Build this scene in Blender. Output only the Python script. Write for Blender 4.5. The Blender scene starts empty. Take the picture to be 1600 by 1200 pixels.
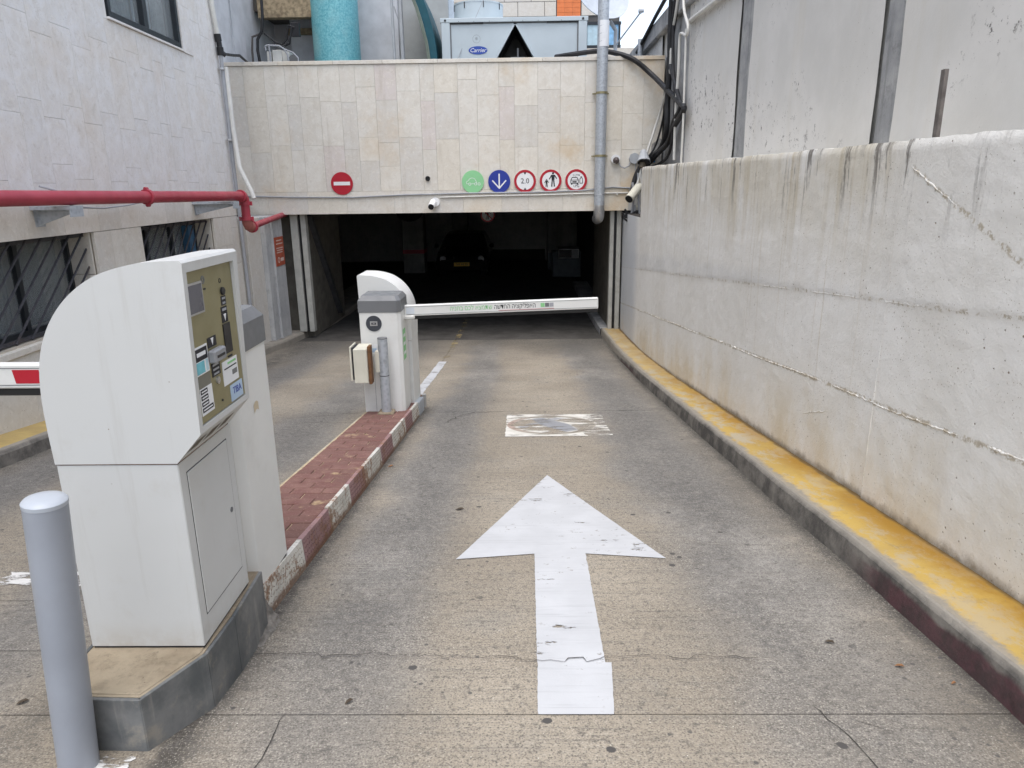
import bpy, bmesh, math, random
from mathutils import Vector, Matrix, noise as mnoise
random.seed(7)
PI = math.pi
C = bpy.context.scene.collection
sc = bpy.context.scene

# ------------------------------------------------------------------ camera
def rot(a, ax): return Matrix.Rotation(a, 4, ax)
cam_d = bpy.data.cameras.new('camera'); cam = bpy.data.objects.new('camera', cam_d); C.objects.link(cam)
cam_d.sensor_width = 36; cam_d.lens = 36*1109/1600; cam_d.clip_start = 0.05; cam_d.clip_end = 500
cam.matrix_world = Matrix.Translation((0, 0, 1.65)) @ rot(math.radians(0.94816), 'Z') @ rot(PI/2-math.radians(15.6066), 'X') @ rot(math.radians(-0.75), 'Z')
sc.camera = cam
# ------------------------------------------------------------------ world, sun, exposure
SUN_EL, SUN_ROT = math.radians(72), math.radians(190)
world = bpy.data.worlds.new('World'); sc.world = world; world.use_nodes = True
wn = world.node_tree; wn.nodes.clear()
sky = wn.nodes.new('ShaderNodeTexSky'); sky.sky_type = 'NISHITA'; sky.sun_disc = False
sky.sun_elevation = SUN_EL; sky.sun_rotation = SUN_ROT; sky.air_density = 1.0; sky.dust_density = 2.4; sky.ozone_density = 1.0
bg = wn.nodes.new('ShaderNodeBackground'); bg.inputs['Strength'].default_value = 0.15
hs = wn.nodes.new('ShaderNodeHueSaturation'); hs.inputs['Saturation'].default_value = 0.6
wo = wn.nodes.new('ShaderNodeOutputWorld')
wn.links.new(sky.outputs[0], hs.inputs['Color']); wn.links.new(hs.outputs[0], bg.inputs[0]); wn.links.new(bg.outputs[0], wo.inputs[0])
sun_d = bpy.data.lights.new('sun', 'SUN'); sun = bpy.data.objects.new('sun', sun_d); C.objects.link(sun)
sun_d.energy = 0.6; sun_d.angle = math.radians(50); sun_d.color = (1, .985, .965)
sdir = Vector((math.sin(SUN_ROT)*math.cos(SUN_EL), math.cos(SUN_ROT)*math.cos(SUN_EL), math.sin(SUN_EL)))
sun.rotation_euler = sdir.to_track_quat('Z', 'Y').to_euler()
sc.view_settings.view_transform = 'Standard'; sc.view_settings.look = 'None'
sc.view_settings.gamma = 1; sc.view_settings.use_curve_mapping = False
sc.view_settings.exposure = 1.33

# ------------------------------------------------------------------ material helpers
class NT:
    def __init__(s, name):
        s.m = bpy.data.materials.new(name); s.m.use_nodes = True
        s.t = s.m.node_tree; s.b = s.t.nodes['Principled BSDF']; s.L = s.t.links
        s.b.inputs['Specular IOR Level'].default_value = .35
        g = s.t.nodes.new('ShaderNodeNewGeometry'); s.pos = g.outputs['Position']; s.nor = g.outputs['Normal']; s.pt = g.outputs['Pointiness']
        x = s.t.nodes.new('ShaderNodeSeparateXYZ'); s.L.new(s.pos, x.inputs[0]); s.x, s.y, s.z = x.outputs
        oi = s.t.nodes.new('ShaderNodeObjectInfo'); s.rnd = oi.outputs['Random']
    def put(s, v, sock):
        if isinstance(v, (int, float)): sock.default_value = v if not hasattr(sock.default_value, '__len__') else (v, v, v, 1)[:len(sock.default_value)]
        elif isinstance(v, (tuple, list)): sock.default_value = tuple(v) + ((1,) if len(sock.default_value) == 4 and len(v) == 3 else ())
        else: s.L.new(v, sock)
    def math(s, op, a, b=0, c=None, clamp=False):
        n = s.t.nodes.new('ShaderNodeMath'); n.operation = op; n.use_clamp = clamp
        s.put(a, n.inputs[0]); s.put(b, n.inputs[1])
        if c is not None: s.put(c, n.inputs[2])
        return n.outputs[0]
    def mul(s, a, b): return s.math('MULTIPLY', a, b)
    def add(s, a, b): return s.math('ADD', a, b)
    def sub(s, a, b): return s.math('SUBTRACT', a, b)
    def vec(s, sx=1, sy=1, sz=1, off=None):
        n = s.t.nodes.new('ShaderNodeVectorMath'); n.operation = 'MULTIPLY'; s.L.new(s.pos, n.inputs[0]); n.inputs[1].default_value = (sx, sy, sz)
        if off is None: return n.outputs[0]
        m = s.t.nodes.new('ShaderNodeVectorMath'); m.operation = 'ADD'; s.L.new(n.outputs[0], m.inputs[0]); s.put(off, m.inputs[1]); return m.outputs[0]
    def noise(s, scale=5, detail=4, rough=.55, v=None, dist=0):
        n = s.t.nodes.new('ShaderNodeTexNoise'); s.L.new(s.pos if v is None else v, n.inputs['Vector'])
        n.inputs['Scale'].default_value = scale; n.inputs['Detail'].default_value = detail; n.inputs['Roughness'].default_value = rough; n.inputs['Distortion'].default_value = dist
        return n.outputs[0]
    def voro(s, scale=5, v=None, feat='F1', rand=1):
        n = s.t.nodes.new('ShaderNodeTexVoronoi'); n.feature = feat; s.L.new(s.pos if v is None else v, n.inputs['Vector']); n.inputs['Scale'].default_value = scale
        n.inputs['Randomness'].default_value = rand
        return n.outputs['Distance']
    def rng(s, f, a, b, lo=0, hi=1, smooth=True):
        n = s.t.nodes.new('ShaderNodeMapRange'); n.interpolation_type = 'SMOOTHSTEP' if smooth else 'LINEAR'
        s.put(f, n.inputs[0]); s.put(a, n.inputs[1]); s.put(b, n.inputs[2]); s.put(lo, n.inputs[3]); s.put(hi, n.inputs[4]); return n.outputs[0]
    def mix(s, f, a, b, blend='MIX'):
        n = s.t.nodes.new('ShaderNodeMix'); n.data_type = 'RGBA'; n.blend_type = blend
        s.put(f, n.inputs[0]); s.put(a, n.inputs[6]); s.put(b, n.inputs[7]); return n.outputs[2]
    def band(s, v, c, w):  # soft hump at c of half width w
        return s.rng(s.math('ABSOLUTE', s.sub(v, c)), 0, w, 1, 0)
    def bump(s, h, strength=.3, dist=.01, prev=None):
        n = s.t.nodes.new('ShaderNodeBump'); s.put(h, n.inputs['Height']); n.inputs['Strength'].default_value = strength; n.inputs['Distance'].default_value = dist
        if prev is not None: s.L.new(prev, n.inputs['Normal'])
        s.L.new(n.outputs[0], s.b.inputs['Normal']); return n.outputs[0]
    def out(s, col=None, rough=None, metal=None, alpha=None):
        if col is not None: s.put(col, s.b.inputs['Base Color'])
        if rough is not None: s.put(rough, s.b.inputs['Roughness'])
        if metal is not None: s.put(metal, s.b.inputs['Metallic'])
        if alpha is not None: s.put(alpha, s.b.inputs['Alpha'])
        return s.m
MATS = {}
def plain(name, col, rough=.6, var=.12, scale=6, metal=0, bump=.05, bscale=80, dirt=0, dirtcol=(.16, .12, .08), rv=.0):
    if name in MATS: return MATS[name]
    n = NT(name)
    c = n.mix(n.rng(n.noise(scale, 5), .3, .7), tuple(k*(1-var) for k in col), tuple(min(1, k*(1+var)) for k in col))
    if rv: c = n.mix(n.mul(n.rnd, rv), c, tuple(k*.5 for k in col))
    if dirt: c = n.mix(n.mul(n.rng(n.noise(3.1, 8, .7), .5, .75), dirt), c, dirtcol)
    if bump: n.bump(n.noise(bscale, 3), bump, .004)
    MATS[name] = n.out(c, n.rng(n.noise(scale*2.3, 3), .3, .7, max(0, rough-.08), min(1, rough+.08)), metal); return MATS[name]

# ------------------------------------------------------------------ mesh helpers
class MB:
    def __init__(s): s.v = []; s.f = []
    def _a(s, vs): i = len(s.v); s.v += [Vector(p) for p in vs]; return i
    def box(s, x0, x1, y0, y1, z0, z1):
        i = s._a([(x, y, z) for z in (z0, z1) for x, y in ((x0, y0), (x1, y0), (x1, y1), (x0, y1))])
        s.f += [tuple(i+k for k in q) for q in ((3, 2, 1, 0), (4, 5, 6, 7), (0, 1, 5, 4), (1, 2, 6, 5), (2, 3, 7, 6), (3, 0, 4, 7))]; return s
    def prism(s, poly, ax, a, b):
        put = {'x': lambda p, t: (t, p[0], p[1]), 'y': lambda p, t: (p[0], t, p[1]), 'z': lambda p, t: (p[0], p[1], t)}[ax]
        n = len(poly); i = s._a([put(p, a) for p in poly] + [put(p, b) for p in poly])
        s.f.append(tuple(range(i, i+n))); s.f.append(tuple(range(i+2*n-1, i+n-1, -1)))
        s.f += [(i+k, i+n+k, i+n+(k+1) % n, i+(k+1) % n) for k in range(n)]; return s
    def tube(s, path, r, n=8, cap=True, radii=None):
        P = [Vector(p) for p in path]; rings = []; up = None
        for k, p in enumerate(P):
            d = ((P[min(k+1, len(P)-1)]-p).normalized() + (p-P[max(k-1, 0)]).normalized())
            d = d.normalized() if d.length > 1e-6 else Vector((0, 0, 1))
            if up is None: up = d.orthogonal().normalized()
            up = (up - d*up.dot(d)); up = up.normalized() if up.length > 1e-6 else d.orthogonal().normalized()
            w = d.cross(up); rr = radii[k] if radii else r
            rings.append(s._a([p + (up*math.cos(2*PI*j/n) + w*math.sin(2*PI*j/n))*rr for j in range(n)]))
        for a, b in zip(rings, rings[1:]): s.f += [(a+j, a+(j+1) % n, b+(j+1) % n, b+j) for j in range(n)]
        if cap: s.f.append(tuple(rings[0]+j for j in reversed(range(n)))); s.f.append(tuple(rings[-1]+j for j in range(n)))
        return s
    def cyl(s, p0, p1, r, n=20, r1=None): return s.tube([p0, p1], r, n, True, [r, r if r1 is None else r1])
    def ring(s, c, ax, ro, ri, t, n=32):  # flat ring: axis 'x' or 'y', front at c going back by t
        def P(r, k, o):
            a = 2*PI*k/n; u, w = math.cos(a)*r, math.sin(a)*r
            return (c[0]+u, c[1]+o, c[2]+w) if ax == 'y' else (c[0]+o, c[1]+u, c[2]+w)
        i = s._a([P(ro, k, 0) for k in range(n)]+[P(ri, k, 0) for k in range(n)]+[P(ro, k, t) for k in range(n)]+[P(ri, k, t) for k in range(n)])
        for k in range(n):
            q = (k+1) % n
            s.f += [(i+k, i+q, i+n+q, i+n+k), (i+2*n+k, i+3*n+k, i+3*n+q, i+2*n+q), (i+k, i+2*n+k, i+2*n+q, i+q), (i+n+k, i+n+q, i+3*n+q, i+3*n+k)]
        return s
    def face(s, pts): i = s._a(pts); s.f.append(tuple(range(i, i+len(pts)))); return s
    def grid(s, nu, nv, fn, flip=False):
        i = s._a([fn(a/nu, b/nv) for a in range(nu+1) for b in range(nv+1)])
        for a in range(nu):
            for b in range(nv):
                q = (i+a*(nv+1)+b, i+(a+1)*(nv+1)+b, i+(a+1)*(nv+1)+b+1, i+a*(nv+1)+b+1); s.f.append(q[::-1] if flip else q)
        return s
    def merge(s, o): i = len(s.v); s.v += o.v; s.f += [tuple(i+k for k in f) for f in o.f]; return s
    def xf(s, M): s.v = [M @ p for p in s.v]; return s
    def build(s, name, mat, parent=None, loc=None, bevel=0, smooth=False, local=False, segs=1):
        bm = bmesh.new(); vs = [bm.verts.new(p) for p in s.v]
        for f in s.f:
            try: bm.faces.new([vs[k] for k in f])
            except ValueError: pass
        bmesh.ops.recalc_face_normals(bm, faces=bm.faces)
        if bevel:
            es = [e for e in bm.edges if len(e.link_faces) == 2 and e.calc_face_angle(0) > .5]
            bmesh.ops.bevel(bm, geom=es, offset=bevel, segments=segs, affect='EDGES', profile=.5)
        if parent is not None and not local: bm.transform(wm(parent).inverted())
        if loc is not None: bm.transform(Matrix.Translation(-Vector(loc)))
        me = bpy.data.meshes.new(name); bm.to_mesh(me); bm.free()
        if smooth:
            me.shade_smooth(); 
            try: me.set_sharp_from_angle(angle=math.radians(35))
            except Exception: pass
        for m in (mat if isinstance(mat, list) else [mat]): me.materials.append(m)
        o = bpy.data.objects.new(name, me); C.objects.link(o)
        if parent is not None: o.parent = parent
        if loc is not None: o.location = loc
        return o
def wm(o):
    m = o.matrix_basis.copy()
    while o.parent: o = o.parent; m = o.matrix_basis @ m
    return m
def tag(o, label, cat, group=None, kind=None):
    o['label'] = label; o['category'] = cat
    if group: o['group'] = group
    if kind: o['kind'] = kind
    return o
def thing(name, label, cat, loc=(0, 0, 0), rz=0, group=None, scale=1):
    o = bpy.data.objects.new(name, None); C.objects.link(o); o.location = loc; o.rotation_euler = (0, 0, rz); o.scale = (scale,)*3
    o.empty_display_size = .1
    return tag(o, label, cat, group)
def struct(o): o['kind'] = 'structure'; return o
def box(name, x0, x1, y0, y1, z0, z1, mat, parent=None, bevel=0, **k): return MB().box(x0, x1, y0, y1, z0, z1).build(name, mat, parent, bevel=bevel, **k)
_dg = None
def text_mb(s, size, origin, xd, yd, shear=0, align='CENTER', thick=.0006):
    """flat lettering as a thin solid; origin is the centre of the line"""
    c = bpy.data.curves.new('t', 'FONT'); c.body = s; c.size = size; c.align_x = align; c.align_y = 'CENTER'; c.extrude = thick; c.resolution_u = 2; c.shear = shear
    o = bpy.data.objects.new('t', c); C.objects.link(o)
    me = bpy.data.meshes.new_from_object(o.evaluated_get(bpy.context.evaluated_depsgraph_get()))
    xd, yd = Vector(xd).normalized(), Vector(yd).normalized(); zd = xd.cross(yd)
    M = Matrix.Translation(origin) @ Matrix((xd, yd, zd)).transposed().to_4x4()
    mb = MB(); mb.v = [M @ v.co for v in me.vertices]; mb.f = [tuple(p.vertices) for p in me.polygons]
    bpy.data.objects.remove(o); bpy.data.curves.remove(c); bpy.data.meshes.remove(me)
    return mb

# ------------------------------------------------------------------ the ramp profile
RY = [-40, -5, 0, 1.0, 1.9, 3, 4.25, 6, 7.16, 9.08, 11.57, 14, 16, 18, 40]
RZ = [.19, .18, .13, .07, -.02, -.15, -.31, -.53, -.67, -.90, -1.14, -1.28, -1.34, -1.36, -1.36]
def rz(y):
    if y <= RY[0]: return RZ[0]
    for i in range(len(RY)-1):
        if y <= RY[i+1]: break
    else: return RZ[-1]
    def sl(k):
        k = max(1, min(len(RY)-2, k)); return (RZ[k+1]-RZ[k-1])/(RY[k+1]-RY[k-1])
    h = RY[i+1]-RY[i]; t = (y-RY[i])/h
    return ((2*t**3-3*t*t+1)*RZ[i] + (t**3-2*t*t+t)*h*sl(i) + (-2*t**3+3*t*t)*RZ[i+1] + (t**3-t*t)*h*sl(i+1))
def fn(x, y, z, s): return mnoise.noise(Vector((x*s, y*s, z*s)))

# ------------------------------------------------------------------ particular materials
def mat_road():
    n = NT('road concrete')
    c = n.mix(n.rng(n.noise(.9, 6, .6), .35, .65), (.270, .232, .178), (.350, .305, .238))
    c = n.mix(n.mul(n.rng(n.noise(2.6, 7, .65), .5, .72), .5), c, (.25, .235, .205))
    # tyre wear: two bands in each lane, broken up by noise
    wob = n.mul(n.sub(n.noise(.55, 3), .5), .5)
    xx = n.add(n.x, wob)
    t = 0
    for cx, w in ((-.68, .46), (1.06, .60), (-2.1, .60), (-3.65, .55)):
        t = n.math('MAXIMUM', n.band(xx, cx, w*1.15), t)
    patch = n.rng(n.noise(.8, 6, .62, v=n.vec(1, .6, 1)), .30, .52)
    fine = n.rng(n.noise(24, 9, .85), .32, .60, .2, 1)
    far = n.rng(n.y, 1.4, 3.2, .45, 1)
    t0 = n.math('MULTIPLY', n.rng(n.add(t, n.mul(n.sub(n.noise(1.1, 8, .72), .5), 1.5)), .2, .95), far)
    c = n.mix(n.mul(t0, .72), c, n.mix(n.rng(n.noise(20, 8, .8), .35, .62), (.185, .182, .176), (.315, .308, .292)))
    c = n.mix(n.math('MULTIPLY', n.mul(t, n.mul(patch, fine)), n.mul(far, .9)), c, (.078, .077, .075))
    # grime gathered along the kerbs and in patches
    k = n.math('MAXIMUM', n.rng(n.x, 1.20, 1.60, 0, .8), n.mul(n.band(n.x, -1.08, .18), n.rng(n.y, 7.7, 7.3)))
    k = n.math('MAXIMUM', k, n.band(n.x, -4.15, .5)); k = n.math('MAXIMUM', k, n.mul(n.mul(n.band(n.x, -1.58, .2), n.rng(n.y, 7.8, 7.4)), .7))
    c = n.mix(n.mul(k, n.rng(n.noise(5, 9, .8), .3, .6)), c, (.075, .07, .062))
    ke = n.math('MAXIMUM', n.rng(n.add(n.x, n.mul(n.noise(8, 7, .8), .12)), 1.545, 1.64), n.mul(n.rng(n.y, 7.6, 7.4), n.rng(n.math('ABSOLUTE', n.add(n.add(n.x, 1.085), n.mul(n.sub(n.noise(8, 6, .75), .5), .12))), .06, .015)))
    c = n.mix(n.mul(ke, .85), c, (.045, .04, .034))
    shade_y = n.add(n.y, n.mul(n.sub(n.noise(.8, 7, .7), .5), 5.0)); c = n.mix(n.mul(n.rng(shade_y, 10.6, 14.2), .82), c, (.055, .052, .048))  # light falloff at the garage mouth painted into the road colour, noisy edge
    # transverse broom finish
    br = n.noise(1, 3, .6, v=n.vec(2.2, 85, 2.2))
    c = n.mix(n.mul(n.rng(br, .48, .68), .5), c, (.15, .138, .118))
    # aggregate
    ag = n.noise(150, 3, .6); agm = n.rng(n.noise(1.6, 4, .6), .3, .7, .35, 1)
    c = n.mix(n.mul(agm, n.rng(ag, .55, .64, 0, .6)), c, (.50, .46, .39)); c = n.mix(n.rng(ag, .46, .36, 0, .85), c, (.10, .09, .08))
    md = n.noise(38, 6, .8); c = n.mix(n.rng(md, .52, .64, 0, .75), c, (.10, .092, .082)); c = n.mix(n.rng(n.noise(60, 5, .8, v=n.vec(1, 1, 1, (5, 7, 1))), .55, .68, 0, .34), c, (.46, .42, .35))
    sp = n.rng(n.voro(38), .05, .11, 1, 0); c = n.mix(n.mul(sp, n.rng(n.noise(9, 2), .5, .6)), c, (.6, .57, .5))
    # gum and oil spots
    g = n.rng(n.add(n.voro(5.2), n.mul(n.noise(28, 3), .09)), .115, .135, 1, 0)
    c = n.mix(n.mul(g, n.rng(n.noise(1.7, 2), .42, .5)), c, (.075, .07, .065))
    g2 = n.rng(n.add(n.voro(13, v=n.vec(1, 1, 1, (3.7, 1.2, 0))), n.mul(n.noise(60, 3), .12)), .15, .19, .85, 0)
    c = n.mix(n.mul(g2, n.rng(n.noise(1.1, 3, .6, v=n.vec(1, 1, 1, (9, 4, 0))), .44, .58)), c, (.085, .08, .075))
    b = n.bump(br, .25, .004); n.bump(n.noise(160, 4, .6), .35, .004, b)
    return n.out(c, .88)
def mat_wall():
    n = NT('white painted rough wall')
    c = n.mix(n.rng(n.noise(1.3, 6, .6), .35, .65), (.735, .715, .665), (.805, .79, .75))
    h = n.sub(n.z, n.sub(.37, n.mul(n.y, .126)))       # height over the pavement
    # trowelled band of greyer plaster
    ln = n.add(n.z, n.mul(n.sub(n.noise(1.2, 5, .6), .5), .25))
    pb = n.mul(n.rng(ln, n.sub(1.34, n.mul(n.y, .06)), n.sub(1.2, n.mul(n.y, .06))), n.rng(n.z, n.sub(1.37, n.mul(n.y, .093)), n.sub(1.41, n.mul(n.y, .093))))
    c = n.mix(n.mul(pb, .45), c, n.mix(n.rng(n.noise(2.2, 6, .6), .35, .65), (.53, .535, .535), (.69, .69, .68)))
    c = n.mix(n.mul(n.rng(n.y, 12.0, 12.7), .7), c, (.53, .56, .60))
    zone = n.mul(n.rng(n.y, 3.5, 4.3), n.rng(n.y, 13.6, 10.5))
    # brown run-off streaks from the top edge
    s1 = n.rng(n.noise(1, 4, .6, v=n.vec(0, 6.0, .33)), .49, .72)
    top = n.rng(n.z, .75, 1.85)
    c = n.mix(n.math('MULTIPLY', n.mul(s1, top), n.mul(zone, .85)), c, (.46, .385, .255))
    wash = n.mul(n.mul(n.rng(n.z, 1.0, 1.7), zone), n.rng(n.noise(1.5, 5, .6), .3, .6))
    c = n.mix(n.mul(wash, .55), c, (.58, .52, .39))
    s4 = n.rng(n.noise(1, 4, .6, v=n.vec(0, 26, .28)), .56, .72); c = n.mix(n.math('MULTIPLY', n.mul(s4, n.rng(n.z, -.2, 1.2)), n.mul(zone, .55)), c, (.50, .42, .29))
    s2 = n.rng(n.add(n.noise(1, 5, .7, v=n.vec(0, 7, .75)), n.mul(n.noise(30, 4, .7), .12)), .60, .70)
    c = n.mix(n.math('MULTIPLY', n.mul(s2, n.rng(n.z, 1.25, 1.84)), n.mul(n.rng(n.y, 2.3, 3.8), .85)), c, (.11, .095, .08))
    s3 = n.rng(n.noise(1, 5, .75, v=n.vec(0, 16, 3)), .5, .7)
    c = n.mix(n.mul(n.mul(s3, n.rng(n.z, 1.74, 1.88)), .6), c, (.16, .14, .12))
    for zl, ym, wd, thr in ((n.sub(.87, n.mul(n.y, .106)), None, .020, .44), (n.sub(1.38, n.mul(n.y, .092)), None, .016, .50), (n.add(n.mul(n.y, .42), .166), (2.5, 3.72), .022, .46)):
        dz = n.math('ABSOLUTE', n.add(n.sub(n.z, zl), n.mul(n.sub(n.noise(14, 4, .7), .5), .03)))
        lm = n.mul(n.rng(dz, wd, wd*.35), n.rng(n.noise(22, 5, .75), thr, thr+.12))
        if ym: lm = n.mul(lm, n.mul(n.rng(n.y, ym[0], ym[0]+.15), n.rng(n.y, ym[1], ym[1]-.1)))
        c = n.mix(n.mul(lm, .8), c, n.mix(n.noise(60, 2), (.50, .43, .31), (.28, .23, .16)))
    # damp and rust near the foot
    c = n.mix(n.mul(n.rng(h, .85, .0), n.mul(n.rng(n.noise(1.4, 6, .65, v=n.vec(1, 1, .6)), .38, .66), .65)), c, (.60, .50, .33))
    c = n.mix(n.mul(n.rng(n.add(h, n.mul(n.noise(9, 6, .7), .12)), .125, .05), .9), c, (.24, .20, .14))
    # pits and dents
    p = n.rng(n.add(n.voro(17), n.mul(n.noise(70, 3), .12)), .115, .16, 1, 0)
    c = n.mix(n.mul(p, n.rng(n.noise(1.6, 3), .42, .55)), c, (.27, .22, .17))
    p2 = n.rng(n.voro(52), .08, .17, .9, 0); c = n.mix(n.mul(p2, n.rng(n.noise(2.3, 2), .40, .5)), c, (.33, .28, .22))
    b = n.bump(n.noise(9, 9, .75), .45, .02); b = n.bump(n.noise(90, 4, .6), .4, .003, b); n.bump(n.mul(p, -1), .6, .012, b)
    return n.out(c, .85)
def mat_upper():
    n = NT('upper wall plaster')
    c = n.mix(n.rng(n.noise(.9, 6, .6), .35, .65), (.60, .59, .56), (.685, .67, .64))
    c = n.mix(n.mul(n.rng(n.noise(1, 4, .6, v=n.vec(0, 3.2, .25)), .5, .75), .3), c, (.55, .51, .42))
    blot = n.rng(n.noise(10, 9, .82), .57, .60); c = n.mix(n.mul(blot, n.rng(n.noise(.9, 3), .47, .56)), c, (.17, .16, .15))
    p = n.rng(n.voro(24), .05, .10, 1, 0); c = n.mix(n.mul(p, n.rng(n.noise(1.1, 2), .5, .6)), c, (.25, .23, .2))
    b = n.bump(n.noise(5, 7, .65), .22, .02); n.bump(n.noise(80, 3), .2, .003, b)
    return n.out(c, .88)
def mat_conc(name, a, b, streak=.5, rough=.9):
    n = NT(name)
    c = n.mix(n.rng(n.noise(2.2, 7, .65), .35, .65), a, b)
    c = n.mix(n.mul(n.rng(n.noise(1, 5, .65, v=n.vec(9, 9, .5)), .5, .7), streak), c, tuple(k*.45 for k in a))
    c = n.mix(n.mul(n.rng(n.noise(6, 9, .8), .5, .66), .5), c, tuple(k*.5 for k in a)); c = n.mix(n.rng(n.voro(30), .04, .1, .6, 0), c, tuple(k*.4 for k in a))
    n.bump(n.noise(25, 7, .7), .4, .01)
    return n.out(c, rough)
def mat_stone(name, cols, stain=.5, pits=.6):
    n = NT(name)
    r = n.t.nodes.new('ShaderNodeValToRGB'); r.color_ramp.interpolation = 'CONSTANT'; n.L.new(n.rnd, r.inputs[0])
    e = r.color_ramp.elements
    while len(e) < len(cols): e.new(1)
    for k, (p, q) in enumerate(cols): e[k].position = p; e[k].color = q + (1,)
    c = r.outputs[0]
    off = n.t.nodes.new('ShaderNodeCombineXYZ'); n.L.new(n.mul(n.rnd, 40), off.inputs[0]); n.L.new(n.mul(n.rnd, 17), off.inputs[2])
    v = n.vec(1, 1, 1, off.outputs[0])
    f = n.noise(6, 7, .68, v=v, dist=.6)
    c = n.mix(n.rng(f, .32, .68, .0, .35), c, (.52, .46, .37)); c = n.mix(n.rng(n.noise(17, 7, .8, v=v), .50, .68, 0, .5), c, (.82, .79, .72)); c = n.mix(n.rng(n.noise(9, 8, .8, v=v, dist=1.2), .54, .64, 0, .32), c, (.44, .40, .34))
    side = n.rng(n.x, -2.5, 2.2, .45, 1)
    c = n.mix(n.mul(n.mul(n.rng(n.noise(.75, 7, .68), .50, .70), side), stain*1.15), c, (.56, .40, .22))
    c = n.mix(n.mul(side, .10*stain*2), c, (.70, .60, .42))
    c = n.mix(n.mul(n.rng(n.noise(30, 6, .75, v=v), .56, .66), .3), c, (.42, .38, .32))
    c = n.mix(n.mul(n.rng(n.noise(1, 5, .65, v=n.vec(7, 7, .6)), .55, .75), stain*.45), c, (.38, .33, .26))
    p = n.rng(n.add(n.voro(30, v=v), n.mul(n.noise(70, 3), .16)), .14, .20, 1, 0)
    c = n.mix(n.mul(p, n.mul(n.rng(n.noise(4, 3, v=v), .45, .6), pits)), c, (.3, .25, .19))
    b = n.bump(f, .12, .01); n.bump(n.mul(p, -1), .3, .006, b)
    return n.out(c, .72)
def mat_yellow():
    n = NT('worn yellow paint')
    c = n.mix(n.rng(n.noise(1.1, 5, .6), .35, .65), (.43, .295, .085), (.535, .36, .085))
    edge = n.rng(n.x, 1.70, 1.88)
    c = n.mix(n.mul(edge, n.rng(n.noise(1.7, 7, .7, v=n.vec(1, .8, 1)), .3, .55)), c, (.36, .195, .025))
    c = n.mix(n.mul(n.rng(n.noise(13, 8, .8), .53, .65), .5), c, (.28, .20, .09))
    w = n.rng(n.noise(5.5, 10, .8, v=n.vec(1, .55, 1)), .475, .565)
    far = n.rng(n.y, 2, 7, .55, 1.0)
    c = n.mix(n.mul(n.mul(w, n.rng(n.x, 1.90, 1.72, .35, 1)), n.mul(far, .85)), c, (.40, .365, .30))
    c = n.mix(n.mul(n.rng(n.y, 6.5, 11.5), .62), c, n.mix(n.rng(n.noise(2, 6, .7), .35, .65), (.33, .24, .12), (.42, .35, .23)))
    c = n.mix(n.mul(n.rng(n.add(n.x, n.mul(n.noise(7, 5), .05)), 1.925, 1.955), .9), c, (.12, .075, .03))
    c = n.mix(n.rng(n.voro(22), .04, .07, .7, 0), c, (.15, .12, .09))
    eg = n.rng(n.add(n.x, n.mul(n.sub(n.noise(6, 8, .8), .5), .16)), 1.668, 1.632); c = n.mix(n.mul(eg, .92), c, n.mix(n.noise(12, 6, .75), (.15, .135, .11), (.40, .365, .31)))
    n.bump(n.noise(60, 6, .7), .3, .004)
    return n.out(c, .75)
def mat_kerb():
    n = NT('kerb face')
    c = n.mix(n.rng(n.noise(4, 8, .7), .35, .65), (.085, .078, .07), (.235, .215, .185))
    h = n.sub(n.z, n.sub(.235, n.mul(n.y, .126)))
    near = n.math('MAXIMUM', n.rng(n.y, 3.3, 2.7), n.mul(n.rng(n.y, 9.0, 10.5), .8))
    c = n.mix(n.math('MULTIPLY', n.rng(n.add(h, n.mul(n.noise(4, 6), .06)), .125, .10), n.mul(near, .9)), c, n.mix(n.rng(n.noise(9, 7, .7), .4, .65), (.105, .045, .05), (.06, .035, .035)))
    top = n.rng(n.add(h, n.mul(n.noise(14, 6), .03)), .12, .145); c = n.mix(n.mul(top, .7), c, (.33, .30, .25))
    n.bump(n.noise(30, 8, .7), .6, .012)
    return n.out(c, .9)
def mat_paint(name, col, lo, hi, sc_=14, jag=.0):
    """road paint with worn-through holes"""
    n = NT(name)
    c = n.mix(n.rng(n.noise(5, 5), .3, .7), tuple(k*.90 for k in col), col)
    c = n.mix(n.rng(n.noise(1, 4, .65, v=n.vec(3, 70, 3)), .52, .74, 0, .35), c, tuple(k*.6 for k in col))
    c = n.mix(n.mul(n.rng(n.noise(20, 6, .75), .6, .68), n.rng(n.noise(2.5, 2), .48, .6)), c, (.22, .2, .17))
    w = n.add(n.mul(n.noise(sc_, 8, .72, v=n.vec(.45, 1.2, 1)), .8), n.mul(n.noise(1.6, 2), .2))
    n.bump(n.noise(120, 4), .25, .003)
    return n.out(c, .7, alpha=n.rng(w, lo, hi, 1, 0))
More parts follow.
